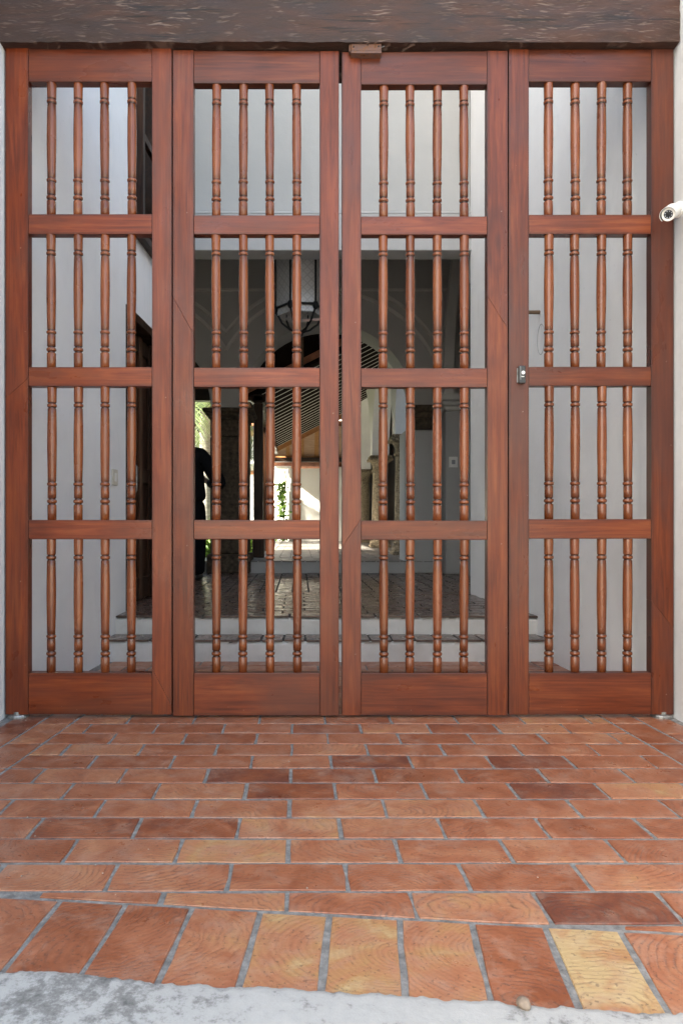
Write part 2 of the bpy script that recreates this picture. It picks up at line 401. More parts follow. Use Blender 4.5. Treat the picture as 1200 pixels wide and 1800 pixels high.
M['grey_print'] = mat_simple('grey_print', (0.30, 0.31, 0.32), 0.5, 0, 0.05)
M['plate'] = mat_simple('aged_switch_plate', (0.62, 0.58, 0.50), 0.4, 0, 0.08)
M['skin'] = mat_simple('skin', (0.30, 0.17, 0.11), 0.55, 0, 0.06)
M['hair'] = mat_simple('black_hair', (0.010, 0.008, 0.007), 0.5, 0, 0.2, 60)
M['black_cloth'] = mat_simple('black_cloth', (0.006, 0.006, 0.007), 0.95, 0, 0.2, 90, 0.3, 0.1)
M['black_trouser'] = mat_simple('black_trouser_cloth', (0.004, 0.004, 0.005), 0.95, 0, 0.2, 90, 0.3, 0.1)
M['terracotta'] = mat_simple('clay_roof_tile', (0.33, 0.14, 0.08), 0.85, 0, 0.35, 9)
M['white_batten'] = mat_simple('white_painted_batten', (0.80, 0.78, 0.74), 0.7, 0, 0.05)
M['pink_tube'] = mat_simple('pinkish_lamp_tube', (0.55, 0.40, 0.36), 0.4, 0, 0.06)
M['roof_board_dark'] = mat_simple('dark_stained_roof_board', (0.014, 0.009, 0.007), 1.0, 0, 0.4, 6, 0.1, 0.02)
def mat_palm_bark():
    N = NT('grey_palm_bark'); c0 = N.coord('Object')
    a = N.noise(N.vmath('MULTIPLY', c0, (1, 1, 7)), 6, 6, 0.7)
    c = N.ramp(a, [(0.3, (0.20, 0.19, 0.175)), (0.5, (0.36, 0.35, 0.33)), (0.7, (0.50, 0.49, 0.47))])
    return N.set(Base_Color=c, Roughness=0.95, Normal=N.bump(a, 0.5, 0.02))
M['bark'] = mat_palm_bark()
def mat_leaf(name, a, b):
    N = NT(name)
    f = N.noise(N.coord('Object'), 6, 3, 0.6)
    f = N.math('ADD', N.math('MULTIPLY', N.attr('leaf_tone', 'GEOMETRY').outputs['Fac'], 0.7), N.math('MULTIPLY', f, 0.3))
    c = N.ramp(f, [(0.15, a), (0.85, b)])
    N.set(Base_Color=c, Roughness=0.55)
    tr = N.new('ShaderNodeBsdfTranslucent'); N.put(tr.inputs['Color'], c)
    mx = N.new('ShaderNodeMixShader'); mx.inputs[0].default_value = 0.3
    N.con(N.b.outputs[0], mx.inputs[1]); N.con(tr.outputs[0], mx.inputs[2]); N.con(mx.outputs[0], N.out.inputs[0])
    return N.m
M['frond'] = mat_leaf('palm_frond_green', (0.03, 0.06, 0.015), (0.12, 0.17, 0.06))
M['leaf'] = mat_leaf('vine_leaf_green', (0.03, 0.08, 0.012), (0.14, 0.24, 0.04))
M['stem'] = mat_simple('vine_stem', (0.11, 0.085, 0.055), 0.9, 0, 0.3)
def mat_etched():
    N = NT('etched_lantern_glass'); c0 = N.coord('UV')
    sep = N.new('ShaderNodeSeparateXYZ'); N.put(sep.inputs[0], c0)
    a = N.math('PINGPONG', N.math('MULTIPLY', N.math('ADD', sep.outputs[0], sep.outputs[1]), 30.0), 1.0)
    b = N.math('PINGPONG', N.math('MULTIPLY', N.math('SUBTRACT', sep.outputs[0], sep.outputs[1]), 30.0), 1.0)
    ln = N.math('MAXIMUM', N.mapr(a, 0.74, 0.86, 0, 1), N.mapr(b, 0.74, 0.86, 0, 1))
    dot = N.math('MULTIPLY', N.mapr(a, 0.22, 0.12, 0, 1), N.mapr(b, 0.22, 0.12, 0, 1))
    ln = N.math('MAXIMUM', ln, dot)
    c = N.mix(ln, (0.55, 0.55, 0.55), (0.42, 0.42, 0.42))
    N.set(Base_Color=c, Roughness=0.4)
    tr = N.new('ShaderNodeBsdfTransparent'); tr.inputs['Color'].default_value = (0.85, 0.85, 0.85, 1)
    mx = N.new('ShaderNodeMixShader'); N.put(mx.inputs[0], N.mapr(ln, 0, 1, 0.93, 0.95))
    N.con(tr.outputs[0], mx.inputs[1]); N.con(N.b.outputs[0], mx.inputs[2]); N.con(mx.outputs[0], N.out.inputs[0])
    return N.m
M['etched'] = mat_etched()
def mat_pane():
    N = NT('window_pane_glass'); return N.set(Base_Color=(0.05, 0.06, 0.07), Roughness=0.05)
M['pane'] = mat_pane()

# ------------------------------------------------------------------ ground and street
bm = bmesh.new(); add_box(bm, -300, 300, -300, 300, -0.5, -0.14)
tag(obj('ground', bm, M['ground']), kind='structure')

# ------------------------------------------------------------------ portal and passage walls
def wall_strip(name, pts, z0, z1, out, m, parent=None, zbreaks=None):
    """pts: plan points (X, depth) of the visible face; out: +1/-1 side to which the thickness goes"""
    bm = bmesh.new(); th = 0.45
    front = [(x, d - D0) for x, d in pts]; back = [(x + out * th, y) for x, y in front]
    add_prism(bm, front + back[::-1], z0, z1, lambda a, b, h: (a, b, h))
    return obj(name, bm, m, parent)
LW = [(-1.141, 0.75), (-1.135, D0 + 0.02)]
def lwx(d): return -1.130 + (d - D0) * 0.0655
def rwx(d): return 1.445 - (d - D0) * 0.067
PORT_TOP = 2.77
a = tag(wall_strip('entrance_wall', [(-1.141, 0.15), (-1.136, D0 - 0.02), (-1.136, D0 + 0.05)], -0.16, 7.4, -1, M['plaster_rough']), 'rough white plaster reveal of the entrance beside the leaf without lock or bracket', 'wall')  # carried up and forward unseen, shaped to keep sun off the gate
b = tag(wall_strip('entrance_wall', [(1.49, 0.75), (1.449, D0 - 0.02), (1.449, D0 + 0.05)], -0.16, PORT_TOP, 1, M['plaster_rough']), 'rough white plaster reveal of the entrance that carries the security camera', 'wall')
# wall over the beam, plus tall unseen blocks added to keep sun out
bm = bmesh.new(); add_box(bm, -7.0, 7.5, -0.03, 0.24, 2.775, 3.3)
add_box(bm, -7.0, -1.71, 0.2405, 4.2, 2.0, 7.8); add_box(bm, -7.0, -1.61, -3.7, -0.031, -0.16, 7.5); add_box(bm, -7.0, -1.61, -0.03, 0.24, -0.16, 2.774); add_box(bm, 1.95, 7.5, -0.03, 0.24, -0.16, 2.774)
tag(obj('facade', bm, M['plaster_rough']), 'white plastered street front resting on the dark hewn beam, with tall unseen blocks added to shade the entrance', 'building front')

# ------------------------------------------------------------------ hewn beam over the gate
bz0, bz1 = PZ(73, 2.767) , PZ(-14, 2.767)
def make_beam():
    x0, x1 = PX(-40, 2.767), PX(1194, 2.767)
    bm = bmesh.new(); nx, nz = 260, 22
    def rough(x, z, s):
        v = Vector((x * 5.0, 0.3 * s, z * 14.0))
        d, _ = mnoise.voronoi(v)
        return 0.0075 * (d[0] - 0.45) + 0.004 * mnoise.noise(Vector((x * 9, s, z * 30)))
    # cross-section loop: front bottom -> front top -> back top -> back bottom
    rows = []
    for j in range(nz + 1): rows.append(('f', j / nz))
    g = []
    for kind, t in rows:
        z = bz0 + (bz1 - bz0) * t
        line = []
        for i in range(nx + 1):
            x = x0 + (x1 - x0) * i / nx
            yy = -0.04 + rough(x, z, 0)
            zz = z
            if t < 0.08:
                zz += 0.005 * mnoise.noise(Vector((x * 6, 3, 0))) + 0.003 * mnoise.noise(Vector((x * 30, 3, 0)))
                yy += 0.002 * (0.08 - t) / 0.08
            line.append(bm.verts.new((x, yy, zz)))
        g.append(line)
    under = []
    for k in range(1, 9):
        yk = -0.03 + 0.25 * k / 8
        under.append([bm.verts.new((x0 + (x1 - x0) * i / nx, yk, bz0 + rough(x0 + (x1 - x0) * i / nx, yk * 2, 5) * 0.7 - 0.002)) for i in range(nx + 1)])
    seqs = under[::-1] + g
    back_top = [bm.verts.new((v.co.x, 0.22, bz1)) for v in g[-1]]
    seqs.append(back_top); seqs.append(under[-1])
    for A, B in zip(seqs, seqs[1:]):
        for i in range(nx): bm.faces.new((A[i], A[i+1], B[i+1], B[i]))
    e0 = [s[0] for s in seqs[:-1]]; e1 = [s[-1] for s in seqs[:-1]]
    bm.faces.new(e0); bm.faces.new(e1[::-1])
    o = obj('wooden_beam', bm, M['beam'], smooth=True)
    smooth_by_angle(o, 28)
    return tag(o, 'dark brown hewn beam with pale axe scratches spanning the gateway', 'beam')
make_beam()

# ------------------------------------------------------------------ the gate
GS = FPX / D0
def gx(px): return (px - VX) / GS
def gz(py): return CAMZ + (HY - py) / GS
TH = 0.042
def baluster_mesh():
    H = 0.516
    raw = [(0.0, 16.4), (4, 16.8), (97, 16.0), (102, 15.6), (104, 13.4), (109, 13.4), (112, 16.4), (117, 17.3), (124, 17.3), (130, 16.6), (133, 13.5), (139, 13.5), (142, 15.4),
           (180, 15.9), (240, 16.5), (300, 16.9), (360, 17.1), (420, 16.9), (480, 16.4), (540, 15.7), (590, 15.2), (620, 15.0), (624, 13.4), (628, 15.6), (634, 17.6), (641, 17.6), (647, 15.6), (651, 13.4), (656, 15.1),
           (690, 15.3), (728, 15.1), (731, 12.6), (737, 12.6), (741, 15.6), (747, 17.5), (755, 17.5), (761, 15.6), (764, 12.7), (770, 12.7), (774, 15.5), (776, 16.2), (820, 16.3), (873, 15.7)]
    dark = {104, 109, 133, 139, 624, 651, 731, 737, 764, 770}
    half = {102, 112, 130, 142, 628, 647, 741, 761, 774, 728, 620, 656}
    bm = bmesh.new()
    prof = [(r / 1000.0 * 1.06, H / 2 - y / 873.0 * H) for y, r in raw]
    add_lathe(bm, prof, 22)
    me = bpy.data.meshes.new('baluster'); bmesh.ops.recalc_face_normals(bm, faces=bm.faces); bm.to_mesh(me); bm.free()
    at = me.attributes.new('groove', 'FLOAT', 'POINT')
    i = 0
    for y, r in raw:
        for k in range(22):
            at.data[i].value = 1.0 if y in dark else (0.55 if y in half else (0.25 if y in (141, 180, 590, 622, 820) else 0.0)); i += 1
    for p in me.polygons: p.use_smooth = len(p.vertices) == 4
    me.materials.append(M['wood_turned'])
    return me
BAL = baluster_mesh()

def member(name, poly, axis, parent, y0=0.0, y1=TH, bevel=0.0022, tone=0.0, grey=0.0):
    """a bevelled timber from an outline (x,z) in the gate plane"""
    cx = sum(p[0] for p in poly) / len(poly); cz = sum(p[1] for p in poly) / len(poly); cy = (y0 + y1) / 2
    bm = bmesh.new()
    add_prism(bm, [(x - cx, z - cz) for x, z in poly], y0 - cy, y1 - cy, lambda a, b, h: (a, h, b))
    bmesh.ops.bevel(bm, geom=list(bm.edges), offset=bevel, segments=2, affect='EDGES', profile=0.6)
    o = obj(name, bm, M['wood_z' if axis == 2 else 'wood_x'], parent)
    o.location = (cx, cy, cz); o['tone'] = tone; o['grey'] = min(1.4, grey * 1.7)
    return o
LEAVES = [
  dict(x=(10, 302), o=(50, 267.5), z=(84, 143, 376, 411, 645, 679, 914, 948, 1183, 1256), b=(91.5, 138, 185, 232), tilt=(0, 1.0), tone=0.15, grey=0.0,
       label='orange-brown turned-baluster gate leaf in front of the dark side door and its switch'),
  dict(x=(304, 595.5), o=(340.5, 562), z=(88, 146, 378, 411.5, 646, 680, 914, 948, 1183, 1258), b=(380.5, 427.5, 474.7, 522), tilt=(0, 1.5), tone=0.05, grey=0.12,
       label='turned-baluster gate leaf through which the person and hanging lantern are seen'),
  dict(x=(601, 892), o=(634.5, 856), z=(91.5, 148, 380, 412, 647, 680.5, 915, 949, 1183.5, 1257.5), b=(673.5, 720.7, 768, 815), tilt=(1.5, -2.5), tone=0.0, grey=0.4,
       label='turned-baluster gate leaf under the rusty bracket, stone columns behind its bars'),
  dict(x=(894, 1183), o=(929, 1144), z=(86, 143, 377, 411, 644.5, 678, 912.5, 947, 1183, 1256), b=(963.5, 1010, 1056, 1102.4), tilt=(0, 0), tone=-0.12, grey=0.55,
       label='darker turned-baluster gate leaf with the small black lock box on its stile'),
]
SCARF = {1: {0: (522, 587)}, 2: {0: (962, 912), 1: (520, 578)}, 3: {1: (1055, 1105)}, 0: {0: (700, 665), 1: (1175, 1240)}}
for gi, L in enumerate(LEAVES):
    zs = L['z']; (xa, xb), (oa, ob) = L['x'], L['o']
    root = empty('gate_leaf', (gx((xa + xb) / 2), 0, gz(zs[9])), L['label'], 'gate', 'leaves of the baluster gate')
    off = Vector(root.location)
    class _P: pass
    rel = lambda pts: [(x - off.x, z - off.z) for x, z in pts]
    # stiles: each of two lengths joined with a slanting scarf
    for si, (p, q) in enumerate(((xa, oa), (ob, xb))):
        zt0 = gz(zs[0] + L['tilt'][0] * (si == 0)) ; zt = gz(zs[0] + (L['tilt'][1] if si else 0)); zb = gz(zs[9])
        sc = SCARF.get(gi, {}).get(si)
        tone = L['tone'] + rnd.uniform(-0.45, 0.30)
        if sc:
            sl, sr = gz(sc[0]), gz(sc[1])
            member('stile', rel([(gx(p), sl + .0006), (gx(q), sr + .0006), (gx(q), zt), (gx(p), zt)]), 2, root, tone=tone, grey=L['grey'], bevel=0.0012)
            member('stile', rel([(gx(p), zb), (gx(q), zb), (gx(q), sr - .0006), (gx(p), sl - .0006)]), 2, root, tone=tone + rnd.uniform(-0.06, 0.06), grey=L['grey'], bevel=0.0012)
        else:
            member('stile', rel([(gx(p), zb), (gx(q), zb), (gx(q), zt), (gx(p), zt)]), 2, root, tone=tone, grey=L['grey'])
    names = ['top_rail', 'rail', 'rail', 'rail', 'bottom_rail']
    for k, nm in enumerate(names):
        t, bt = zs[2*k], zs[2*k+1]
        dt = 3.5 if (k == 0) else 0
        tl = L['tilt'][1] if k == 0 else 0
        # the top rails sit a few millimetres lower than the stile tops on some leaves
        y0 = 0.0012
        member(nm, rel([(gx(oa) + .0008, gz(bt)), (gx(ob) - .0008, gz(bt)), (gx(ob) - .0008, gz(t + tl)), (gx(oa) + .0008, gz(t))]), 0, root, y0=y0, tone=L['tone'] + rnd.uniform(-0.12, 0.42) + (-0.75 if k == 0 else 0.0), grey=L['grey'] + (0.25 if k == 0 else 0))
    # a lip behind the joint so that no light passes where two leaves meet
    if gi in (0, 2):
        member('rebate_lip', rel([(gx(xb - 6), gz(zs[9] - 2)), (gx(xb + 8), gz(zs[9] - 2)), (gx(xb + 8), gz(zs[0] + 6)), (gx(xb - 6), gz(zs[0] + 6))]), 2, root, y0=TH + 0.002, y1=TH + 0.016, tone=-0.9)
    dB = D0 + TH / 2
    for r in range(4):
        ct = (zs[1 + 2*r] + zs[2 + 2*r]) / 2
        for bx in L['b']:
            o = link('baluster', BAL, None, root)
            zc = gz(ct)
            o.location = (PX(bx + rnd.uniform(-0.7, 0.7), dB) - off.x, TH / 2 + rnd.uniform(-0.002, 0.002), zc - off.z)
            o.rotation_euler = (rnd.uniform(-0.004, 0.004), rnd.uniform(-0.005, 0.005), rnd.uniform(0, 6.28))
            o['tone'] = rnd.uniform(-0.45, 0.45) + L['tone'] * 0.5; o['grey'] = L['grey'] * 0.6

# pivots under the outer stiles
for px, lab in ((29, 'worn round floor pivot under the gate corner, on the side of the dark door'), (1166, 'worn round floor pivot under the gate corner, below the security camera')):
    t = empty('floor_pivot', (gx(px), 0.02, 0), lab, 'pivot', 'floor pivots of the gate')
    bm = bmesh.new(); add_lathe(bm, [(0.040, -0.004), (0.040, 0.006), (0.036, 0.011), (0.024, 0.0125)], 20)
    obj('base', bm, M['steel'], t, smooth=False)
    bm = bmesh.new(); add_lathe(bm, [(0.022, 0.011), (0.022, 0.022), (0.018, 0.024)], 16)
    obj('pin', bm, M['steel'], t)

# ------------------------------------------------------------------ rusty bracket on the beam
def bracket():
    c = P(643, 87, 2.785)
    t = empty('latch_bracket', c, 'rusty steel keeper box fixed under the beam over the gate', 'bracket')
    wd, h1 = 0.058, 0.024
    box('plate', -wd, wd, -0.006, 0.0, -0.008, 0.020, M['rust'], t, 0.0015)
    bm = bmesh.new()
    add_prism(bm, [(-0.006, -0.008), (-0.010, -0.012), (-0.010, -0.020), (0.03, -0.020), (0.03, -0.008)], -wd, wd, lambda a, b, h: (h, a, b))
    obj('keeper', bm, M['rust'], t)
    box('side_lug', -wd - 0.007, -wd - 0.001, -0.004, 0.02, -0.010, 0.017, M['rust'], t, 0.001)
    for x, z in ((-0.048, 0.006), (0.047, 0.008), (0.006, 0.0135)):
        bm = bmesh.new(); add_lathe(bm, [(0.0028, 0), (0.0028, 0.002), (0.0012, 0.003)], 10, Matrix.Translation((x, -0.006, z)) @ Matrix.Rotation(R(90), 4, 'X'))
        obj('rivet', bm, M['iron'], t)
    for x in (-0.044, -0.002, 0.042):
        box('tab', x - 0.004, x + 0.004, -0.0055, -0.001, 0.0203, 0.0245, M['rust'], t, 0.0008)
    bm = bmesh.new(); add_tube(bm, [(wd - .002, -.001, .006), (wd + .006, -.006, .006), (wd + .011, -.003, .011), (wd + .014, .006, .017)], 0.0016, 6)
    obj('wire', bm, M['steel'], t)
bracket()

# ------------------------------------------------------------------ lock box on the fourth leaf
def lockbox():
    c = Vector((gx(914.5), 0, gz(660)))
    t = empty('lock_box', c, 'small black lock box with a white dot on the darker gate leaf', 'lock')
    hw, hh = 0.0125, 0.0335
    box('backplate', -hw - .003, hw + .001, -0.003, -0.0003, -hh + .006, hh - .006, M['steel'], t, 0.0008)
    box('body', -hw, hw, -0.022, -0.0032, -hh, hh, M['black_plastic'], t, 0.003, 2)
    box('edge_strip', -hw * .62, -hw * .50, -0.0228, -0.0222, -hh + .004, hh - .002, M['steel'], t, 0.0002)
    bm = bmesh.new(); add_lathe(bm, [(0.0068, 0), (0.0068, 0.001), (0.0055, 0.0015)], 20, Matrix.Translation((0.0030, -0.0222, 0.0065)) @ Matrix.Rotation(R(90), 4, 'X'))
    obj('white_dot', bm, M['white_plastic'], t)
    bm = bmesh.new()      # the small illegible print under the dot, as tiny strokes
    x = -0.0037
    for wd_, hh_ in ((.0015, .0032), (.0013, .0028), (.0017, .0034), (.0013, .0030), (.0018, .0026)):
        add_box(bm, x, x + wd_, -0.0228, -0.0222, -0.0085 - hh_ / 2, -0.0085 + hh_ / 2); x += wd_ + .0006
    obj('lettering', bm, M['white_plastic'], t)
    box('lower_cap', -hw + .001, hw - .001, -0.0235, -0.0222, -hh + .002, -hh + .012, M['black_plastic'], t, 0.0006)
lockbox()

# ------------------------------------------------------------------ security camera on the reveal
def seccam():
    lens = P(1173.5, 377, 2.66)
    mount = Vector((1.446, lens.y + 0.085, lens.z + 0.040))
    ax = (lens - (mount + Vector((-0.025, 0, 0)))).normalized()
    ax = Vector((-0.57, -0.68, -0.46)).normalized()
    t = empty('security_camera', (1.449, lens.y + 0.11, lens.z + 0.05), 'white bullet security camera mounted on the plaster reveal', 'camera')
    off = Vector(t.location)
    q = ax.to_track_quat('Z', 'Y').to_matrix().to_4x4()
    Mx = Matrix.Translation(lens - off) @ q
    r = 0.0245
    bm = bmesh.new()
    add_lathe(bm, [(r * .93, -0.004), (r, -0.006), (r, -0.085), (r * .96, -0.09), (r * .94, -0.092), (r * .94, -0.094), (r * .96, -0.096), (r * .9, -0.118), (r * .55, -0.126)], 32, Mx)
    smooth_by_angle(obj('body', bm, M['white_plastic'], t))
    bm = bmesh.new()
    add_lathe(bm, [(r * .62, -0.0055), (r * .64, 0.0), (r * .9, 0.001), (r * .94, -0.0035), (r * .94, -0.0055)], 32, Mx, caps=False)
    smooth_by_angle(obj('front_ring', bm, M['white_plastic'], t))
    bm = bmesh.new(); add_lathe(bm, [(r * .63, -0.006), (r * .63, -0.003), (0.001, -0.003)], 28, Mx)
    obj('lens_glass', bm, M['dark_glass'], t)
    bm = bmesh.new(); add_lathe(bm, [(r * .27, -0.003), (r * .27, -0.0008), (r * .18, -0.0006), (r * .15, -0.002)], 20, Mx)
    obj('lens', bm, M['black_plastic'], t)
    for k in range(8):
        a = k * math.pi / 4 + .3
        bm = bmesh.new(); add_lathe(bm, [(0.0021, -0.003), (0.0021, -0.0016), (0.001, -0.001)], 10, Mx @ Matrix.Translation((r * .46 * math.cos(a), r * .46 * math.sin(a), 0)))
        obj('led', bm, M['led'], t)
    # sun visor: partial sleeve over the top, dark inside
    upw = (Vector((0, 0, 1)) - ax * ax.z).normalized(); sd_ = ax.cross(upw)
    bm = bmesh.new(); rows = []
    for k in range(17):
        a = R(-110 + 220 * k / 16) - R(-20)
        dv = upw * math.cos(a) + sd_ * math.sin(a)
        rows.append([bm.verts.new((lens - off) + dv * rr + ax * h) for rr, h in ((r * 1.06, .010), (r * 1.06, -.07), (r * 1.12, -.07), (r * 1.12, .010))])
    for A, B in zip(rows, rows[1:]):
        for k in range(4): bm.faces.new((A[k], A[(k+1) % 4], B[(k+1) % 4], B[k]))
    bm.faces.new(rows[0]); bm.faces.new(rows[-1][::-1])
    smooth_by_angle(obj('visor', bm, M['white_plastic'], t))
    bm = bmesh.new(); rows = []
    for k in range(17):
        a = R(-110 + 220 * k / 16) - R(-20)
        dv = upw * math.cos(a) + sd_ * math.sin(a)
        rows.append([bm.verts.new((lens - off) + dv * rr + ax * h) for rr, h in ((r * 1.035, .0095), (r * 1.035, -.03), (r * 1.055, -.03), (r * 1.055, .0095))])
    for A, B in zip(rows, rows[1:]):
        for k in range(4): bm.faces.new((A[k], A[(k+1) % 4], B[(k+1) % 4], B[k]))
    obj('visor_lining', bm, M['black_plastic'], t)
    tail = lens - off - ax * 0.122
    wallp = Vector((0.0, tail.y + 0.035, tail.z + 0.012))
    bm = bmesh.new(); add_tube(bm, [tail, tail - ax * .02, (tail - ax * .03) * .4 + wallp * .6, wallp], [0.011, 0.010, 0.009, 0.010], 12)
    smooth_by_angle(obj('arm', bm, M['white_plastic'], t))
    bm = bmesh.new(); add_lathe(bm, [(0.030, -0.001), (0.030, 0.008), (0.024, 0.014)], 24, Matrix.Translation(wallp) @ Matrix.Rotation(R(-90), 4, 'Y'))
    smooth_by_angle(obj('mount', bm, M['white_plastic'], t))
    dv = (upw * math.cos(R(-60)) + sd_ * math.sin(R(-60)))
    bm = bmesh.new()      # faint grey print along the barrel
    for k in range(6):
        h = -0.030 - k * 0.0042
        p0 = (lens - off) + (upw * math.cos(R(58)) + sd_ * math.sin(R(58))) * r * 1.125 + ax * h
        add_box(bm, -.001, .001, -.0006, .0006, -.0012, .0012, Matrix.Translation(p0))
    obj('print', bm, M['grey_print'], t)
seccam()

# ------------------------------------------------------------------ the brick floor in front of and behind the gate
floor = empty('entrance_floor', (0, -0.3, 0)); tag(floor, kind='structure')
FO = Vector(floor.location)
bm = bmesh.new()
nx, ny = 60, 70
gv = [[bm.verts.new((-1.6 + 3.5 * i / nx, -1.95 + 3.28 * j / ny - FO.y, -0.0026 + 0.0007 * mnoise.noise(Vector((i * .7, j * .7, 0))))) for i in range(nx + 1)] for j in range(ny + 1)]
for j in range(ny):
    for i in range(nx): bm.faces.new((gv[j][i], gv[j][i+1], gv[j+1][i+1], gv[j+1][i]))
obj('mortar', bm, M['mortar'], floor, smooth=True)

def clip(poly, a, b, c):
    """keep a*x+b*y>=c"""
    out = []
    for i, p in enumerate(poly):
        q = poly[(i + 1) % len(poly)]
        fp, fq = a*p[0] + b*p[1] - c, a*q[0] + b*q[1] - c
        if fp >= 0: out.append(p)
        if fp * fq < 0:
            t = fp / (fp - fq); out.append((p[0] + (q[0]-p[0])*t, p[1] + (q[1]-p[1])*t))
    return out
def brick_bm(poly, seed, jit=0.0024):
    r = random.Random(seed)
    cx = sum(p[0] for p in poly) / len(poly); cy = sum(p[1] for p in poly) / len(poly)
    pts = []
    for i, p in enumerate(poly):
        q = poly[(i + 1) % len(poly)]
        ln = math.hypot(q[0]-p[0], q[1]-p[1]); n = 3 if ln > 0.18 else (2 if ln > .08 else 1)
        nrm = ((q[1]-p[1]) / max(ln, 1e-6), -(q[0]-p[0]) / max(ln, 1e-6))
        for k in range(n):
            t = k / n; j = r.uniform(-jit, jit) if k else r.uniform(-jit*.8, jit*.3)
            x, y = p[0] + (q[0]-p[0])*t, p[1] + (q[1]-p[1])*t
            if k == 0:
                dx, dy = cx - x, cy - y; l = math.hypot(dx, dy) or 1
                pts.append((x + dx / l * abs(j), y + dy / l * abs(j)))
            else: pts.append((x + nrm[0]*j, y + nrm[1]*j))
    bm = bmesh.new()
    def ring(ins, z):
        vs = []
        for x, y in pts:
            dx, dy = cx - x, cy - y; l = math.hypot(dx, dy) or 1
            vs.append(bm.verts.new((x + dx / l * ins, y + dy / l * ins, z)))
        return vs
    A, B, C_ = ring(0.0016, 0.0), ring(0.0, -0.0014), ring(-0.0005, -0.011)
    bm.faces.new(A)
    n = len(pts)
    for U, V in ((A, B), (B, C_)):
        for i in range(n): bm.faces.new((U[i], V[i], V[(i+1) % n], U[(i+1) % n]))
    return bm
BL, BW, PITL, PITW = 0.2405, 0.1130, 0.2496, 0.1243
def mesh_of(bm, name, m):
    me = bpy.data.meshes.new(name); bmesh.ops.recalc_face_normals(bm, faces=bm.faces); bm.to_mesh(me); bm.free(); me.materials.append(m)
    return me
FULL = [mesh_of(brick_bm([(-BL/2, -BW/2), (BL/2, -BW/2), (BL/2, BW/2), (-BL/2, BW/2)], 100 + k), 'brick', M['brick']) for k in range(10)]
def set_look(o, tint, rr):
    o['tint'] = float(tint)
    ang = rr.uniform(0, 6.28); o['swirl'] = (rr.choice((-1, 1)) * rr.uniform(0.02, 0.20), rr.choice((-1, 1)) * rr.uniform(0.01, 0.12), 0.0)
def tile(poly_or_none, cx, cy, rot, tint, rr, parent, me=None, z=0.0, mat='brick'):
    if me is None:
        ax = sum(p[0] for p in poly_or_none) / len(poly_or_none); ay = sum(p[1] for p in poly_or_none) / len(poly_or_none)
        me = mesh_of(brick_bm([(p[0]-ax, p[1]-ay) for p in poly_or_none], rr.randrange(10**6)), 'brick', M[mat])
        o = link('brick', me, None, parent); o.location = (ax - FO.x, ay - FO.y, z)
    else:
        o = link('brick', me, None, parent); o.location = (cx - FO.x, cy - FO.y, z)
        o.rotation_euler = (0, 0, rot)
    o.location.z += rr.uniform(-0.0009, 0.0009)
    o.rotation_euler.x = rr.uniform(-0.004, 0.004); o.rotation_euler.y = rr.uniform(-0.003, 0.003)
    set_look(o, tint, rr)
    return o
# the edge course runs at a slant: line through (0.082,-1.410), direction (1,-0.105)
eu = Vector((1, -0.102)).normalized(); ev = Vector((-eu.y, eu.x))
E0 = Vector((0.082, -1.412))
ec = ev.dot(E0)
br = random.Random(21)
def field_tint(y):
    base = 0.42 + (0.08 if y < -0.7 else 0.0)
    return min(.75, max(0.0, br.gauss(base, 0.13)))
LX = lambda y: -0.846 - (0 - y) * 0.075        # seam between field and side strips
RX = lambda y: 1.172 + (0 - y) * 0.04
row0 = 2.727 - D0                               # a row boundary
spec = {}                                       # tones read from the photograph (pixel of the brick -> tone)
for px, py, tn in ((720, 1338, 'mauve'), (990, 1337, .05), (1045, 1388, .06), (575, 1300, .18), (860, 1281, .20), (238, 1457, .2), (340, 1458, .27), (440, 1391, .2), (600, 1390, .22),
                   (320, 1420, .5), (760, 1420, .62), (870, 1418, .55), (590, 1456, .62), (770, 1455, .6), (1100, 1452, .3), (940, 1455, .36), (110, 1497, .34), (300, 1497, .58), (500, 1498, .60),
                   (690, 1498, .62), (885, 1496, .66), (1080, 1493, .48), (50, 1543, .62), (190, 1543, .42), (400, 1543, .33), (615, 1541, .18), (815, 1540, .30), (1020, 1545, .26), (1160, 1540, .6),
                   (510, 1588, .62), (735, 1590, .66), (960, 1592, .12), (1130, 1592, .10), (700, 1390, .42), (120, 1457, .62), (760, 1365, .35), (640, 1362, .2), (230, 1455, .22), (960, 1420, .5), (1140, 1415, .45)):
    d = CAMZ * FPX / (py - HY); spec[(PX(px, d), d - D0)] = tn
def tone_at(x, y):
    best = None
    for (sx, sy), t in spec.items():
        if abs(sx - x) < 0.115 and abs(sy - y) < 0.058: best = t
    return best
count = 0
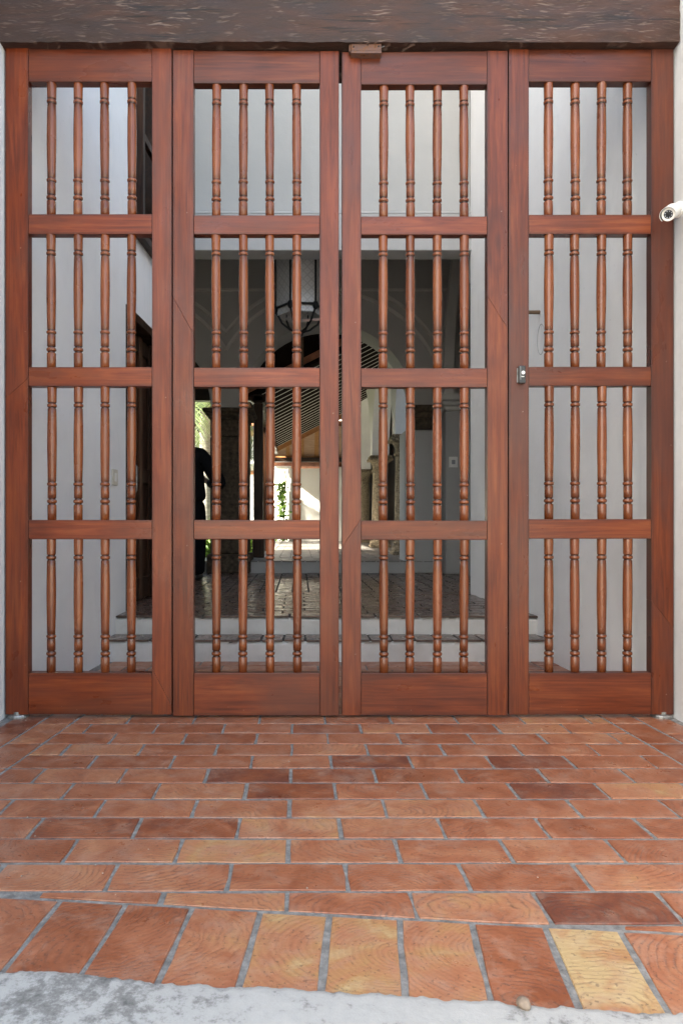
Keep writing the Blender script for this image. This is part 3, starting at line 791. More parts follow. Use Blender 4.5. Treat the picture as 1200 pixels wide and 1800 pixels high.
for k in range(-14, 11):
    yb = row0 - 0.0 + k * PITW; yc = yb + PITW / 2
    odd = k % 2
    xoff = -0.0238 + PITL / 2 + (PITL / 2 if odd == 0 else 0)      # joints at -0.0238 in row (1437..1475)
    for i in range(-7, 8):
        xc = xoff + i * PITL + br.uniform(-.0015, .0015)
        p = [(xc - BL/2, yc - BW/2), (xc + BL/2, yc - BW/2), (xc + BL/2, yc + BW/2), (xc - BL/2, yc + BW/2)]
        q = clip(p, ev.x, ev.y, ec + 0.006)
        if len(q) < 3: continue
        if k < 0 or True:
            q = clip(q, 1, 0.075 * -1, LX(0) + 0.006) if False else clip(q, 1, -0.075, -0.846 + 0.006)
            if len(q) < 3: continue
            q = clip(q, -1, -0.04, -1.172 + 0.006)
            if len(q) < 3: continue
        area = abs(sum(q[j][0]*q[(j+1) % len(q)][1] - q[(j+1) % len(q)][0]*q[j][1] for j in range(len(q)))) / 2
        if area < 0.0012: continue
        t = tone_at(xc, yc)
        tn = field_tint(yc) if t is None else (t if t != 'mauve' else 0.05)
        if area > BL * BW * 0.995:
            o = tile(None, xc, yc, br.choice((0, math.pi)), tn, br, floor, me=FULL[br.randrange(len(FULL))])
        else:
            o = tile(q, 0, 0, 0, tn, br, floor)
        if t == 'mauve':
            o.data = o.data.copy(); o.data.materials.clear(); o.data.materials.append(M['brick_in']); o['tint'] = 1.0
        count += 1
# side strips, bricks laid lengthwise
for side in (-1, 1):
    for s in range(2):
        for j in range(-6, 6):
            y0 = j * PITL + (0.06 if s else -0.05) - 0.02; y1 = y0 + BL
            if y0 > 1.2 or y1 < -0.9: continue
            if side < 0:
                e = lambda y, o_: -0.846 + 0.075 * y - 0.006 - o_
                q = [(e(y0, s*PITW + BW), y0), (e(y0, s*PITW), y0), (e(y1, s*PITW), y1), (e(y1, s*PITW + BW), y1)]
                q = clip(q, 1, 0, -1.15)
            else:
                e = lambda y, o_: 1.172 - 0.04 * y + 0.006 + o_
                q = [(e(y0, s*PITW), y0), (e(y0, s*PITW + BW), y0), (e(y1, s*PITW + BW), y1), (e(y1, s*PITW), y1)]
                q = clip(q, -1, 0, -1.47)
            if len(q) < 3: continue
            tile(q, 0, 0, 0, field_tint(0) - .05, br, floor); count += 1
# the edge course: bricks set end-on
u0 = eu.dot(Vector((0.036, -1.636)))
edge_t = {-5: .5, -4: .44, -3: .40, -2: .40, -1: .60, 0: .76, 1: .80, 2: .72, 3: .34, 4: .95, 5: .64, 6: .6, 7: .5}
v1 = ec - 0.004
for k in range(-11, 12):
    ua = u0 + (k - 1) * 0.1335 + 0.0055; ub = ua + 0.1335 - 0.011
    q = [tuple(eu * ua + ev * (v1 - 0.255)), tuple(eu * ub + ev * (v1 - 0.255)), tuple(eu * ub + ev * (v1 - .002)), tuple(eu * ua + ev * (v1 - .002))]
    o = tile(q, 0, 0, 0, edge_t.get(k, 0.5), br, floor); count += 1
    o.rotation_euler.z += 0
print('bricks', count)

# whitewashed cement edge running over the brick ends, and the pavement behind the camera
def pavement():
    bm = bmesh.new(); n = 900; rows = []
    for i in range(n + 1):
        x = -1.9 + 4.1 * i / n
        rag = 0.010 * mnoise.noise(Vector((x * 7, 0, 1))) + 0.012 * mnoise.noise(Vector((x * 28, 0, 2))) + 0.006 * mnoise.noise(Vector((x * 85, 0, 3)))
        # measured front line of the bricks
        px_pts = [(-400, 1690), (0, 1708), (120, 1712), (270, 1730), (420, 1738), (560, 1743), (700, 1752), (850, 1762), (1000, 1775), (1200, 1785), (1700, 1812)]
        yl = None
        for (a, ya), (b, yb2) in zip(px_pts, px_pts[1:]):
            da, db = CAMZ * FPX / (ya - HY), CAMZ * FPX / (yb2 - HY)
            xa_, xb_ = PX(a, da), PX(b, db)
            if xa_ <= x <= xb_: yl = (da + (db - da) * (x - xa_) / (xb_ - xa_)) - D0
        if yl is None: yl = (-1.555 if x < 0 else -1.74) - 0.1 * (x if x < 0 else x - .6)* 0.9
        y = yl + rag * 0.8
        col = []
        for t, z in ((0.0, 0.0012), (0.0015, 0.0028), (0.012, 0.0042), (0.04, 0.006), (0.09, 0.007), (0.16, 0.0075), (0.3, 0.006), (0.33, -0.05)):
            yy = y - t
            zz = z + (0.0016 * mnoise.noise(Vector((x * 18, yy * 18, 0))) if t > 0 else 0)
            col.append(bm.verts.new((x, yy, zz)))
        rows.append(col)
    for A, B in zip(rows, rows[1:]):
        for j in range(len(A) - 1): bm.faces.new((A[j], B[j], B[j+1], A[j+1]))
    o = obj('cement_edge', bm, M['cement'], smooth=True); tag(o, kind='structure')
    bm = bmesh.new(); add_box(bm, -40, 40, -14, -1.95, -0.12, -0.03)
    tag(obj('pavement', bm, M['ground']), kind='structure')
pavement()
pb = bmesh.new(); bmesh.ops.create_icosphere(pb, subdivisions=3, radius=0.011)
for v in pb.verts: v.co *= 1 + 0.25 * mnoise.noise(v.co * 120); v.co.z *= 0.8
pc = P(922, 1772, CAMZ * FPX / (1780 - HY))
o = obj('pebble', pb, mat_simple('brown_pebble', (0.22, 0.165, 0.125), 0.8, 0, 0.3, 60), smooth=True, loc=(pc.x, pc.y + .005, 0.011))
tag(o, 'small brown pebble on the whitewashed cement edge of the brick floor', 'pebble')

# ------------------------------------------------------------------ passage behind the gate
TOP = 4.7
S1, S2 = 3.95, 4.146            # depths of the two risers
Z1, Z2, Z3 = 0.12, 0.225, 0.352
HALL0, HALL1 = S2, 7.72
LE, RE = 5.40, 5.40
DOOR = (4.34, 5.22)             # depth range of the side door
def wall_elev(name, fx, d0, d1, side, outline, m, label):
    """a wall along depth whose face follows fx(d); outline: list of (d,z)"""
    bm = bmesh.new()
    add_prism(bm, outline, 0.0, 0.4 * side, lambda a, b, h: (fx(a) + h, a - D0, b))
    return tag(obj(name, bm, m), label, 'wall')
wall_elev('passage_wall', lwx, D0, LE, -1, [(D0 + .055, -.15), (DOOR[0], -.15), (DOOR[0], 2.06), (DOOR[1], 2.06), (DOOR[1], -.15), (LE, -.15), (LE, TOP), (D0 + .055, TOP)], M['plaster'],
          'white plaster passage wall pierced by the dark side door')
wall_elev('passage_wall', rwx, D0, RE, 1, [(D0 + .055, -.15), (RE, -.15), (RE, TOP), (D0 + .055, TOP)], M['plaster'], 'white plaster passage wall with the wooden peg')
# side door
def side_door():
    d0, d1 = DOOR
    ang = math.atan2(0.0655, 1.0)
    t = empty('side_door', (lwx(d0) - 0.0, d0 - D0, Z2), 'dark panelled wooden side door with a metal pull handle', 'door', rz=-ang)
    L = (d1 - d0) / math.cos(ang); H = 2.06 - Z2
    m = M['dark_wood']
    box('door_frame', -0.16, 0.012, 0.002, 0.05, 0.002, H - .002, m, t)
    box('door_frame', -0.16, 0.012, L - .05, L - .002, 0.002, H - .002, m, t)
    box('door_frame', -0.16, 0.012, 0.0503, L - .0503, H - .055, H - .002, m, t)
    box('leaf', -0.13, -0.085, 0.053, L - .053, 0.012, H - .058, m, t)
    litm = mat_wood('lit_door_stile', 2, (0.03, 0.012, 0.006), (0.07, 0.026, 0.011), (0.13, 0.05, 0.02), use_tint=False)  # brighter door wood: light caught by two stiles, put into the colour
    ws = (L - .106 - 4 * .07) / 3
    for k in range(4):
        y = .054 + k * (ws + .07)
        box('door_stile', -0.0845, -0.066, y, y + .069, 0.013, H - .059, litm if k in (1, 2) else m, t)
    for z0, z1 in ((0.02, .16), (0.80, .90), (H - .17, H - .07)):
        for k in range(3):
            y = .054 + .069 + k * (ws + .07)
            box('door_rail', -0.0845, -0.069, y + .001, y + ws, z0, z1, m, t)
    bm = bmesh.new(); yh = .30
    yh = 0.30
    add_tube(bm, [(-.066, yh, .72), (-.03, yh, .72), (-.022, yh, .735), (-.022, yh, .885), (-.03, yh, .90), (-.066, yh, .90)], 0.006, 8)
    smooth_by_angle(obj('handle', bm, M['steel'], t))
side_door()
# dark wooden screen high on the left passage wall
def screen():
    d0, d1 = 4.52, 5.38
    ang = math.atan2(0.0655, 1.0); z0 = 2.53
    t = empty('wooden_screen', (lwx(d0) + 0.004, d0 - D0, z0), 'dark wooden louvred screen high on the passage wall above the side door', 'screen', rz=-ang)
    L = (d1 - d0); H = 1.95; m = M['dark_wood']
    box('frame', 0, .05, 0, .05, 0, H, m, t); box('frame', 0, .05, L - .05, L, 0, H, m, t)
    for z in (0, .62, 1.24, H - .05): box('frame', 0, .048, .0503, L - .0503, z, z + .05, M['orange_wood'] if z in (.62, 1.24) and False else m, t)
    n = 34
    for k in range(n):
        z = .06 + k * (H - .13) / n
        if any(abs(z - q) < .05 for q in (.62, 1.24)): continue
        bm = bmesh.new(); add_box(bm, -.004, .004, .052, L - .052, -.026, .026, Matrix.Translation((.022, 0, z + .02)) @ Matrix.Rotation(R(38), 4, 'Y'))
        obj('slat', bm, m, t)
    bm = bmesh.new(); add_box(bm, -.002, .003, .01, L - .01, .01, H - .01); obj('backing_board', bm, m, t)
screen()
# switch on the left wall
d = 4.12
t = empty('light_switch', (lwx(d), d - D0, PZ(839, d)), 'small cream light switch plate beside the dark side door', 'switch', rz=-math.atan(0.0655))
box('plate', 0.0005, 0.009, -0.045, 0.045, -0.045, 0.045, M['plate'], t, 0.003, 2); box('rocker', 0.0092, 0.013, -0.015, 0.015, -0.024, 0.024, M['white_plastic'], t, 0.002)
# peg on the right wall
d = 4.35
bm = bmesh.new(); add_lathe(bm, [(0.011, -0.01), (0.011, 0.06), (0.0095, 0.068), (0.005, 0.071)], 14, Matrix.Rotation(R(-90), 4, 'Y'))
pg_d = 4.0
for dd in [3.2 + .01 * i for i in range(200)]:
    if abs(VX + (rwx(dd) - 0.035) * FPX / dd - 940) < 4: pg_d = dd
o = obj('wooden_peg', bm, M['peg_wood'], smooth=False, loc=(rwx(pg_d), pg_d - D0, PZ(549, pg_d))); smooth_by_angle(o)
tag(o, 'short round wooden peg sticking out of the white passage wall', 'peg')
# oval scar on the plaster below the peg
bm = bmesh.new(); n = 28
add_tube(bm, [(0.0, 0.05 * math.cos(2*math.pi*k/n), 0.085 * math.sin(2*math.pi*k/n)) for k in range(n + 1)], 0.0016, 6, cap=False)
o = obj('plaster_scar', bm, M['grey_print'], loc=(rwx(pg_d - .02) - .0005, pg_d - .02 - D0, PZ(598, pg_d))); o.rotation_euler = (0, 0, math.atan(0.067))
tag(o, 'faint oval scar in the white plaster below the wooden peg', 'scar')

# steps
def steps():
    t = empty('entrance_steps', (0.15, S1 - D0, 0), 'two low white steps with worn brick treads leading up to the hall', 'steps')
    off = Vector(t.location); sr = random.Random(5)
    def riser(name, d0, d1, za, zb):
        x0, x1 = lwx(d0) - .02, rwx(d0) + .02
        bm = bmesh.new(); nx_, nz_ = 90, 6; g = []
        for j in range(nz_ + 1):
            zz = za + (zb - za) * j / nz_
            g.append([bm.verts.new((x0 + (x1-x0)*i/nx_ - off.x, d0 - D0 - off.y + 0.006 * mnoise.noise(Vector((i*.4, j*.5, d0))) + (0.004 if j == nz_ else 0), zz + (0.003 * mnoise.noise(Vector((i*.5, 7, d0))) if j == nz_ else 0))) for i in range(nx_ + 1)])
        for A, B in zip(g, g[1:]):
            for i in range(nx_): bm.faces.new((A[i], A[i+1], B[i+1], B[i]))
        back = [bm.verts.new((v.co.x, d1 - D0 - off.y, zb - .004)) for v in g[-1]]
        for i in range(nx_): bm.faces.new((g[-1][i], g[-1][i+1], back[i+1], back[i]))
        return obj(name, bm, M['plaster_step'], t, smooth=True)
    riser('riser', S1, S1 + .004, -.02, Z1 - .010); riser('riser', S2, S2 + .004, Z1 - .03, Z2 - .011)
    for d0, d1, zt in ((S1 + .005, S2 + .02, Z1), (S2 + .005, S2 + .13, Z2)):
        bm = bmesh.new(); add_box(bm, lwx(d0) - .02 - off.x, rwx(d0) + .02 - off.x, d0 - D0 - off.y, d1 - D0 - off.y, zt - .06, zt - .0045); obj('mortar_bed', bm, M['mortar_dark'], t)
    # tread bricks
    x = lwx(S1) + .01; k = 0
    while x < rwx(S1) - .02:
        wd = 0.108 + sr.uniform(-.004, .004)
        q = [(x, S1 - D0 - .006), (x + wd, S1 - D0 - .006), (x + wd, S2 - D0 - .004), (x, S2 - D0 - .004)]
        ax, ay = x + wd / 2, (q[0][1] + q[2][1]) / 2
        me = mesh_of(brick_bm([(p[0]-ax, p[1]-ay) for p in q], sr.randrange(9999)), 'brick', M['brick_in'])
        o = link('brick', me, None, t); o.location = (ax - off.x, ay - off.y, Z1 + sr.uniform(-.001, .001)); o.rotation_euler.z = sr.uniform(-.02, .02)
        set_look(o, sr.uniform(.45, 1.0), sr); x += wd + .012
    x = lwx(S2) + .01
    while x < rwx(S2) - .02:
        wd = 0.236 + sr.uniform(-.006, .006); wd = min(wd, rwx(S2) - x)
        q = [(x, S2 - D0 - .008), (x + wd, S2 - D0 - .008), (x + wd, S2 - D0 + .105), (x, S2 - D0 + .105)]
        ax, ay = x + wd / 2, (q[0][1] + q[2][1]) / 2
        me = mesh_of(brick_bm([(p[0]-ax, p[1]-ay) for p in q], sr.randrange(9999)), 'brick', M['brick_in'])
        o = link('brick', me, None, t); o.location = (ax - off.x, ay - off.y, Z2 + sr.uniform(-.001, .001))
        set_look(o, sr.uniform(.3, .8), sr); x += wd + .012
steps()

# hall floor: slab with rows of bricks as fine relief
def brick_field(name, x0, x1, y0, y1, z, along_x, m, parent, L=.238, Wd=.113, gap=.011, skew=0.0, seed=3):
    bm = bmesh.new(); rr = random.Random(seed)
    at = []
    a0, a1, b0, b1 = (x0, x1, y0, y1) if along_x else (y0, y1, x0, x1)
    r_ = 0; b = b0
    while b < b1:
        a = a0 - (L / 2 if r_ % 2 else 0)
        while a < a1:
            A0, A1, B0, B1 = max(a, a0), min(a + L, a1), b, min(b + Wd, b1)
            if A1 - A0 > .03 and B1 - B0 > .02:
                dz = rr.uniform(-.0012, .0012); tl = rr.uniform(-.0015, .0015)
                c = [(A0, B0), (A1, B0), (A1, B1), (A0, B1)]
                if not along_x: c = [(q, p) for p, q in c]
                top = [bm.verts.new((p + skew * (q - y0), q, z + dz + (tl if i in (0, 1) else -tl))) for i, (p, q) in enumerate(c)]
                bot = [bm.verts.new((p + skew * (q - y0), q, z - .012)) for p, q in c]
                bm.faces.new(top)
                for i in range(4): bm.faces.new((top[i], top[(i+1) % 4], bot[(i+1) % 4], bot[i]))
            a += L + gap
        b += Wd + gap; r_ += 1
    o = obj(name, bm, m, parent)
    o['tint'] = 0.5; o['kind'] = 'stuff'
    return o
hall = empty('hall_floor', (0, 3.0, Z2)); tag(hall, kind='structure')
def rel_slab(name, x0, x1, y0, y1, z0, z1, m, parent):
    l = parent.location
    bm = bmesh.new(); add_box(bm, x0 - l.x, x1 - l.x, y0 - l.y, y1 - l.y, z0 - l.z, z1 - l.z); return obj(name, bm, m, parent)
rel_slab('mortar', -4.3, 2.2, S2 - D0 + .03, HALL1 - D0 + .5, -.13, Z2 - .006, M['mortar_dark'], hall)
l = hall.location
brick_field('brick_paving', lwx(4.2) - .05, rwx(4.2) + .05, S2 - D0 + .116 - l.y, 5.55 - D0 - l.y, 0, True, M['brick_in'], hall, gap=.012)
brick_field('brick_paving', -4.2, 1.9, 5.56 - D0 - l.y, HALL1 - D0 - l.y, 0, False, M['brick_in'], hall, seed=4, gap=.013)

# lintel wall where the passage meets the hall
def lintel():
    d0 = 5.38; t = empty('lintel_wall', (0.15, d0 - D0, PZ(440, d0)), 'grey-white wall with a ledge above the opening into the hall', 'wall')
    off = Vector(t.location)
    zb = PZ(440, d0); th = 0.19
    rx = PX(831, d0)
    def bx(name, x0, x1, y0, y1, z0, z1, bv=.004): return box(name, x0 - off.x, x1 - off.x, y0 - off.y, y1 - off.y, z0 - off.z, z1 - off.z, M['plaster_hall'], t, bv)
    zl = PZ(376, d0)
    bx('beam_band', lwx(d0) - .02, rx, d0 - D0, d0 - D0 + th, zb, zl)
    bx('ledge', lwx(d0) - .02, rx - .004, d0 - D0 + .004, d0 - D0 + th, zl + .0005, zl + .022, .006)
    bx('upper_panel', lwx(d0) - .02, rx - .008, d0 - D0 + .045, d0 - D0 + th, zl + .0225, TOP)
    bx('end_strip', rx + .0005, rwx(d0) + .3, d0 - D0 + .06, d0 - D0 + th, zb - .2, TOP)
lintel()
# roof over the rear half of the passage (the front stays open to the sky as a light well)
WELL = 2.30
bm = bmesh.new(); add_box(bm, -1.7, 2.0, WELL, 5.8, TOP + .002, TOP + .2)
tag(obj('passage_ceiling', bm, M['plaster_hall']), kind='structure')
# ------------------------------------------------------------------ hall
HC = 4.05
wall_h = empty('hall_wall', (1.72, 3.4, Z2), 'grey plaster side wall of the dim hall', 'wall')
def hb(name, parent, x0, x1, y0, y1, z0, z1, m, bv=0.003):
    o_ = parent.location
    return box(name, x0 - o_.x, x1 - o_.x, y0 - o_.y, y1 - o_.y, z0 - o_.z, z1 - o_.z, m, parent, bv)
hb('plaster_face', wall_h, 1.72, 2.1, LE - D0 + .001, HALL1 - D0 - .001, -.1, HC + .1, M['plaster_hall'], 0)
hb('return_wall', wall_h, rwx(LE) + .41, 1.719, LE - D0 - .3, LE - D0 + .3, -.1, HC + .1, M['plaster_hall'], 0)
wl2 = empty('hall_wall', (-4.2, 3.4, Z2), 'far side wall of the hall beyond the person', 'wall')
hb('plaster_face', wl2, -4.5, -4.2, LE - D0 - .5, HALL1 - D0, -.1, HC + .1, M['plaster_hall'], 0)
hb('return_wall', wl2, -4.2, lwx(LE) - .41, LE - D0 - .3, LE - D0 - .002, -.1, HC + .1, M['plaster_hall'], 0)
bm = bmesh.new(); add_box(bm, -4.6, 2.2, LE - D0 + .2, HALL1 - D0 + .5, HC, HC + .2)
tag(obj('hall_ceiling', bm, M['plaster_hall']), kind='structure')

# arcade wall
AY = HALL1 - D0; AR = 0.911; AZ = PZ(719, HALL1); AC = [PX(575.5, HALL1), PX(575.5, HALL1) - 2.147]; ATH = 0.42
AC.append(AC[1] - 2.147)
def arcade():
    t = empty('arcade_wall', (0, AY, Z2), 'grey plaster wall of round arches with moulded spandrels at the end of the hall', 'wall')
    bm = bmesh.new(); N_ = 36
    pts = [(-5.4, 0.1)]
    for c in sorted(AC):
        pts.append((c - AR, 0.1))
        for k in range(N_ + 1):
            a = math.pi - math.pi * k / N_
            pts.append((c + AR * math.cos(a), AZ + AR * math.sin(a)))
        pts.append((c + AR, 0.1))
    pts += [(1.9, 0.1), (1.9, HC + .3), (-5.4, HC + .3)]
    # clean leftmost
    add_prism(bm, pts, 0.0, ATH, lambda a, b, h: (a, h, b - Z2))
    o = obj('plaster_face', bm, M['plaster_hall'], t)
    def band(name, fpts, wdt, dep):
        bm = bmesh.new(); rows = []
        for i, p in enumerate(fpts):
            a = Vector(fpts[max(i-1, 0)]); b = Vector(fpts[min(i+1, len(fpts)-1)]); tn = (b - a).normalized(); nn = Vector((-tn.y, tn.x)) * wdt / 2
            p = Vector(p)
            rows.append([bm.verts.new((q.x, y, q.y - Z2)) for q, y in ((p - nn, 0.004), (p - nn * .6, -dep), (p + nn * .6, -dep), (p + nn, 0.004))])
        for A, B in zip(rows, rows[1:]):
            for k in range(3): bm.faces.new((A[k], A[k+1], B[k+1], B[k]))
        bm.faces.new(rows[0]); bm.faces.new(rows[-1][::-1])
        return obj(name, bm, M['moulding'], t)
    r1, r2 = 1.243, 1.345
    for ci, c in enumerate(AC):
        for r_, amin, amax in ((r1, math.acos(1.0735 / r1), math.pi / 2), (r2, math.acos(1.0735 / r2), math.asin(min(1, (r1 - .05) / r2)))):
            for s in (-1, 1):
                lo = amin if not (ci == 0 and s == 1) else R(4)
                if ci == 0 and s == 1 and r_ == r2: lo = R(4)
                hi = amax
                arc = [(c + s * r_ * math.cos(lo + (hi - lo) * k / 24), AZ + r_ * math.sin(lo + (hi - lo) * k / 24)) for k in range(25)]
                band('moulding', arc, 0.04, 0.035)
    band('moulding', [(-4.2, AZ + r1 + .02), (1.6, AZ + r1 + .02)], 0.035, 0.02)
    return t
arc_t = arcade()
# stone impost on the right pier
t = empty('stone_impost', (1.30, AY - .002, PZ(734, HALL1)), 'brown rough stone block set into the plaster pier of the arcade', 'stone block')
box('block', -.17, .14, -.03, .0, -.13, -.012, M['stone_dark'], t, .006); box('block', -.17, .14, -.04, .0, -.010, .055, M['stone_dark'], t, .006); box('block', -.17, .14, -.05, .0, .057, .13, M['stone_dark'], t, .006)
# white pier lower part (a little wider than the arch jamb)
t = empty('arcade_pier', (1.3, AY, Z2), 'plain grey-white pier under the rough stone block', 'pier')
box('shaft', PX(711, HALL1) - 1.3, .19, -.012, .40, 0, PZ(757, HALL1) - Z2, M['plaster_hall'], t, .006)
# pilaster and rib in the corner
t = empty('corner_pilaster', (1.62, AY - .1, Z2), 'moulded plaster pilaster with cornice in the hall corner, socket plate on it', 'pilaster')
zc = PZ(725, 7.6) - Z2
box('shaft', -.11, .098, -.14, .097, 0, zc, M['plaster_hall'], t, .01)
box('cornice', -.13, .098, -.16, .097, zc + .0005, zc + .05, M['moulding'], t, .012); box('cornice', -.15, .098, -.19, .097, zc + .0505, zc + .10, M['moulding'], t, .015); box('cornice', -.17, .098, -.22, .097, zc + .1005, zc + .17, M['moulding'], t, .01)
bm = bmesh.new()
rows = []
for k in range(20):
    a = k / 19.0; x = -.13 + .20 * a ** 2.2; z = zc + .17 + 2.0 * a
    rows.append([bm.verts.new(p) for p in ((x, -.02, z), (x, -.14, z), (x + .10, -.14, z), (x + .10, -.02, z))])
for A, B in zip(rows, rows[1:]):
    for k in range(4): bm.faces.new((A[k], A[(k+1)%4], B[(k+1)%4], B[k]))
obj('rib', bm, M['moulding'], t)
t = empty('socket_plate', (PX(797, 7.45), AY - .1 - .1415, PZ(812, 7.45)), 'white wall socket plate on the moulded corner pilaster', 'socket')
box('plate', -.045, .045, -.012, -.001, -.055, .055, M['white_plastic'], t, .003); box('outlet', -.018, .018, -.016, -.0123, -.022, .022, M['grey_print'], t, .003)
# stone pillar between the arches
def pillar():
    cx = PX(404.5, HALL1) - .01; hw = .195
    t = empty('stone_pillar', (cx, AY + .2, Z2), 'dark square stone pillar with moulded capital between two arches', 'pillar')
    top = AZ - Z2
    m = M['stone_dark']
    box('base', -hw - .035, hw + .035, -.285, .285, 0, .20, m, t, .012)
    box('shaft', -hw, hw, -.25, .25, .201, top - .30, m, t, .012)
    box('shaft', -hw, hw, -.25, .25, top - .296, top - .12, m, t, .010)
    for k, (e, z0, z1) in enumerate(((.015, -.119, -.085), (.045, -.0845, -.045), (.075, -.0445, .0))):
        box('capital', -hw - e, hw + e, -.25 - e, .25 + e, top + z0, top + z1, m, t, .012)
pillar()

# hanging lantern
def lantern():
    dc = 6.02; cx, zc_ = PX(527, dc), PZ(544, dc)
    t = empty('hanging_lantern', (cx, dc - D0, zc_), 'black iron hexagonal lantern with etched glass hanging in the hall', 'lantern')
    rr_ = .205; H = .80
    hexp = [Vector((rr_ * math.cos(R(60 * k + 8)), rr_ * math.sin(R(60 * k + 8)), 0)) for k in range(6)]
    for zz, nm in ((0, 'lower_ring'), (H, 'upper_ring')):
        bm = bmesh.new()
        for k in range(6):
            a, b = hexp[k], hexp[(k+1) % 6]; add_tube(bm, [a + Vector((0,0,zz)), b + Vector((0,0,zz))], .0105, 8)
        obj(nm, bm, M['iron'], t)
    for k in range(6):
        bm = bmesh.new(); add_tube(bm, [hexp[k] + Vector((0, 0, .01)), hexp[k] + Vector((0, 0, H))], .008, 8); obj('upright', bm, M['iron'], t)
        bm = bmesh.new(); bmesh.ops.create_uvsphere(bm, u_segments=12, v_segments=8, radius=.024, matrix=Matrix.Translation(hexp[k] + Vector((0, 0, -.012))) @ Matrix.Diagonal((1, 1, 1.5, 1))); obj('knuckle', bm, M['iron'], t, smooth=True)
        h = hexp[k]; bm = bmesh.new()
        add_tube(bm, [h + Vector((0, 0, -.03)), h * .85 + Vector((0, 0, -.07)), h * .72 + Vector((0, 0, -.12)), h * .4 + Vector((0, 0, -.17)), h * .08 + Vector((0, 0, -.19))], .0085, 8); obj('scroll_arm', bm, M['iron'], t, smooth=True)
        a, b = hexp[k] * .93, hexp[(k+1) % 6] * .93
        bm = bmesh.new(); uv = bm.loops.layers.uv.new('UVMap')
        n_ = (a + b).normalized() * .004
        vs = [bm.verts.new(q) for q in (a + Vector((0,0,-.06)), b + Vector((0,0,-.06)), b + Vector((0,0,H-.01)), a + Vector((0,0,H-.01)))]
        vs2 = [bm.verts.new(v.co - n_) for v in vs]
        for loop in (vs, vs2[::-1], (vs[0], vs[3], vs2[3], vs2[0]), (vs[1], vs2[1], vs2[2], vs[2]), (vs[0], vs2[0], vs2[1], vs[1]), (vs[3], vs[2], vs2[2], vs2[3])):
            f = bm.faces.new(loop)
            for lp in f.loops:
                p = lp.vert.co; lp[uv].uv = ((p - a).xy.length, p.z)
        obj('glass_pane', bm, M['etched'], t)
    bm = bmesh.new(); bmesh.ops.create_uvsphere(bm, u_segments=12, v_segments=8, radius=.028, matrix=Matrix.Translation((0, 0, -.20))); obj('finial', bm, M['iron'], t, smooth=True)
    bm = bmesh.new(); add_tube(bm, [(.03, -.05, -.105), (.20, -.09, -.105)], .011, 10); obj('lamp_tube', bm, M['pink_tube'], t)
    bm = bmesh.new(); add_tube(bm, [(0, 0, H), (0, 0, HC - zc_)], .008, 8); obj('chain', bm, M['iron'], t)
    bm = bmesh.new()
    for k in range(6): add_tube(bm, [hexp[k] + Vector((0, 0, H)), hexp[k] * .5 + Vector((0, 0, H + .12)), Vector((0, 0, H + .2))], .007, 6)
    obj('crown_arms', bm, M['iron'], t)
lantern()

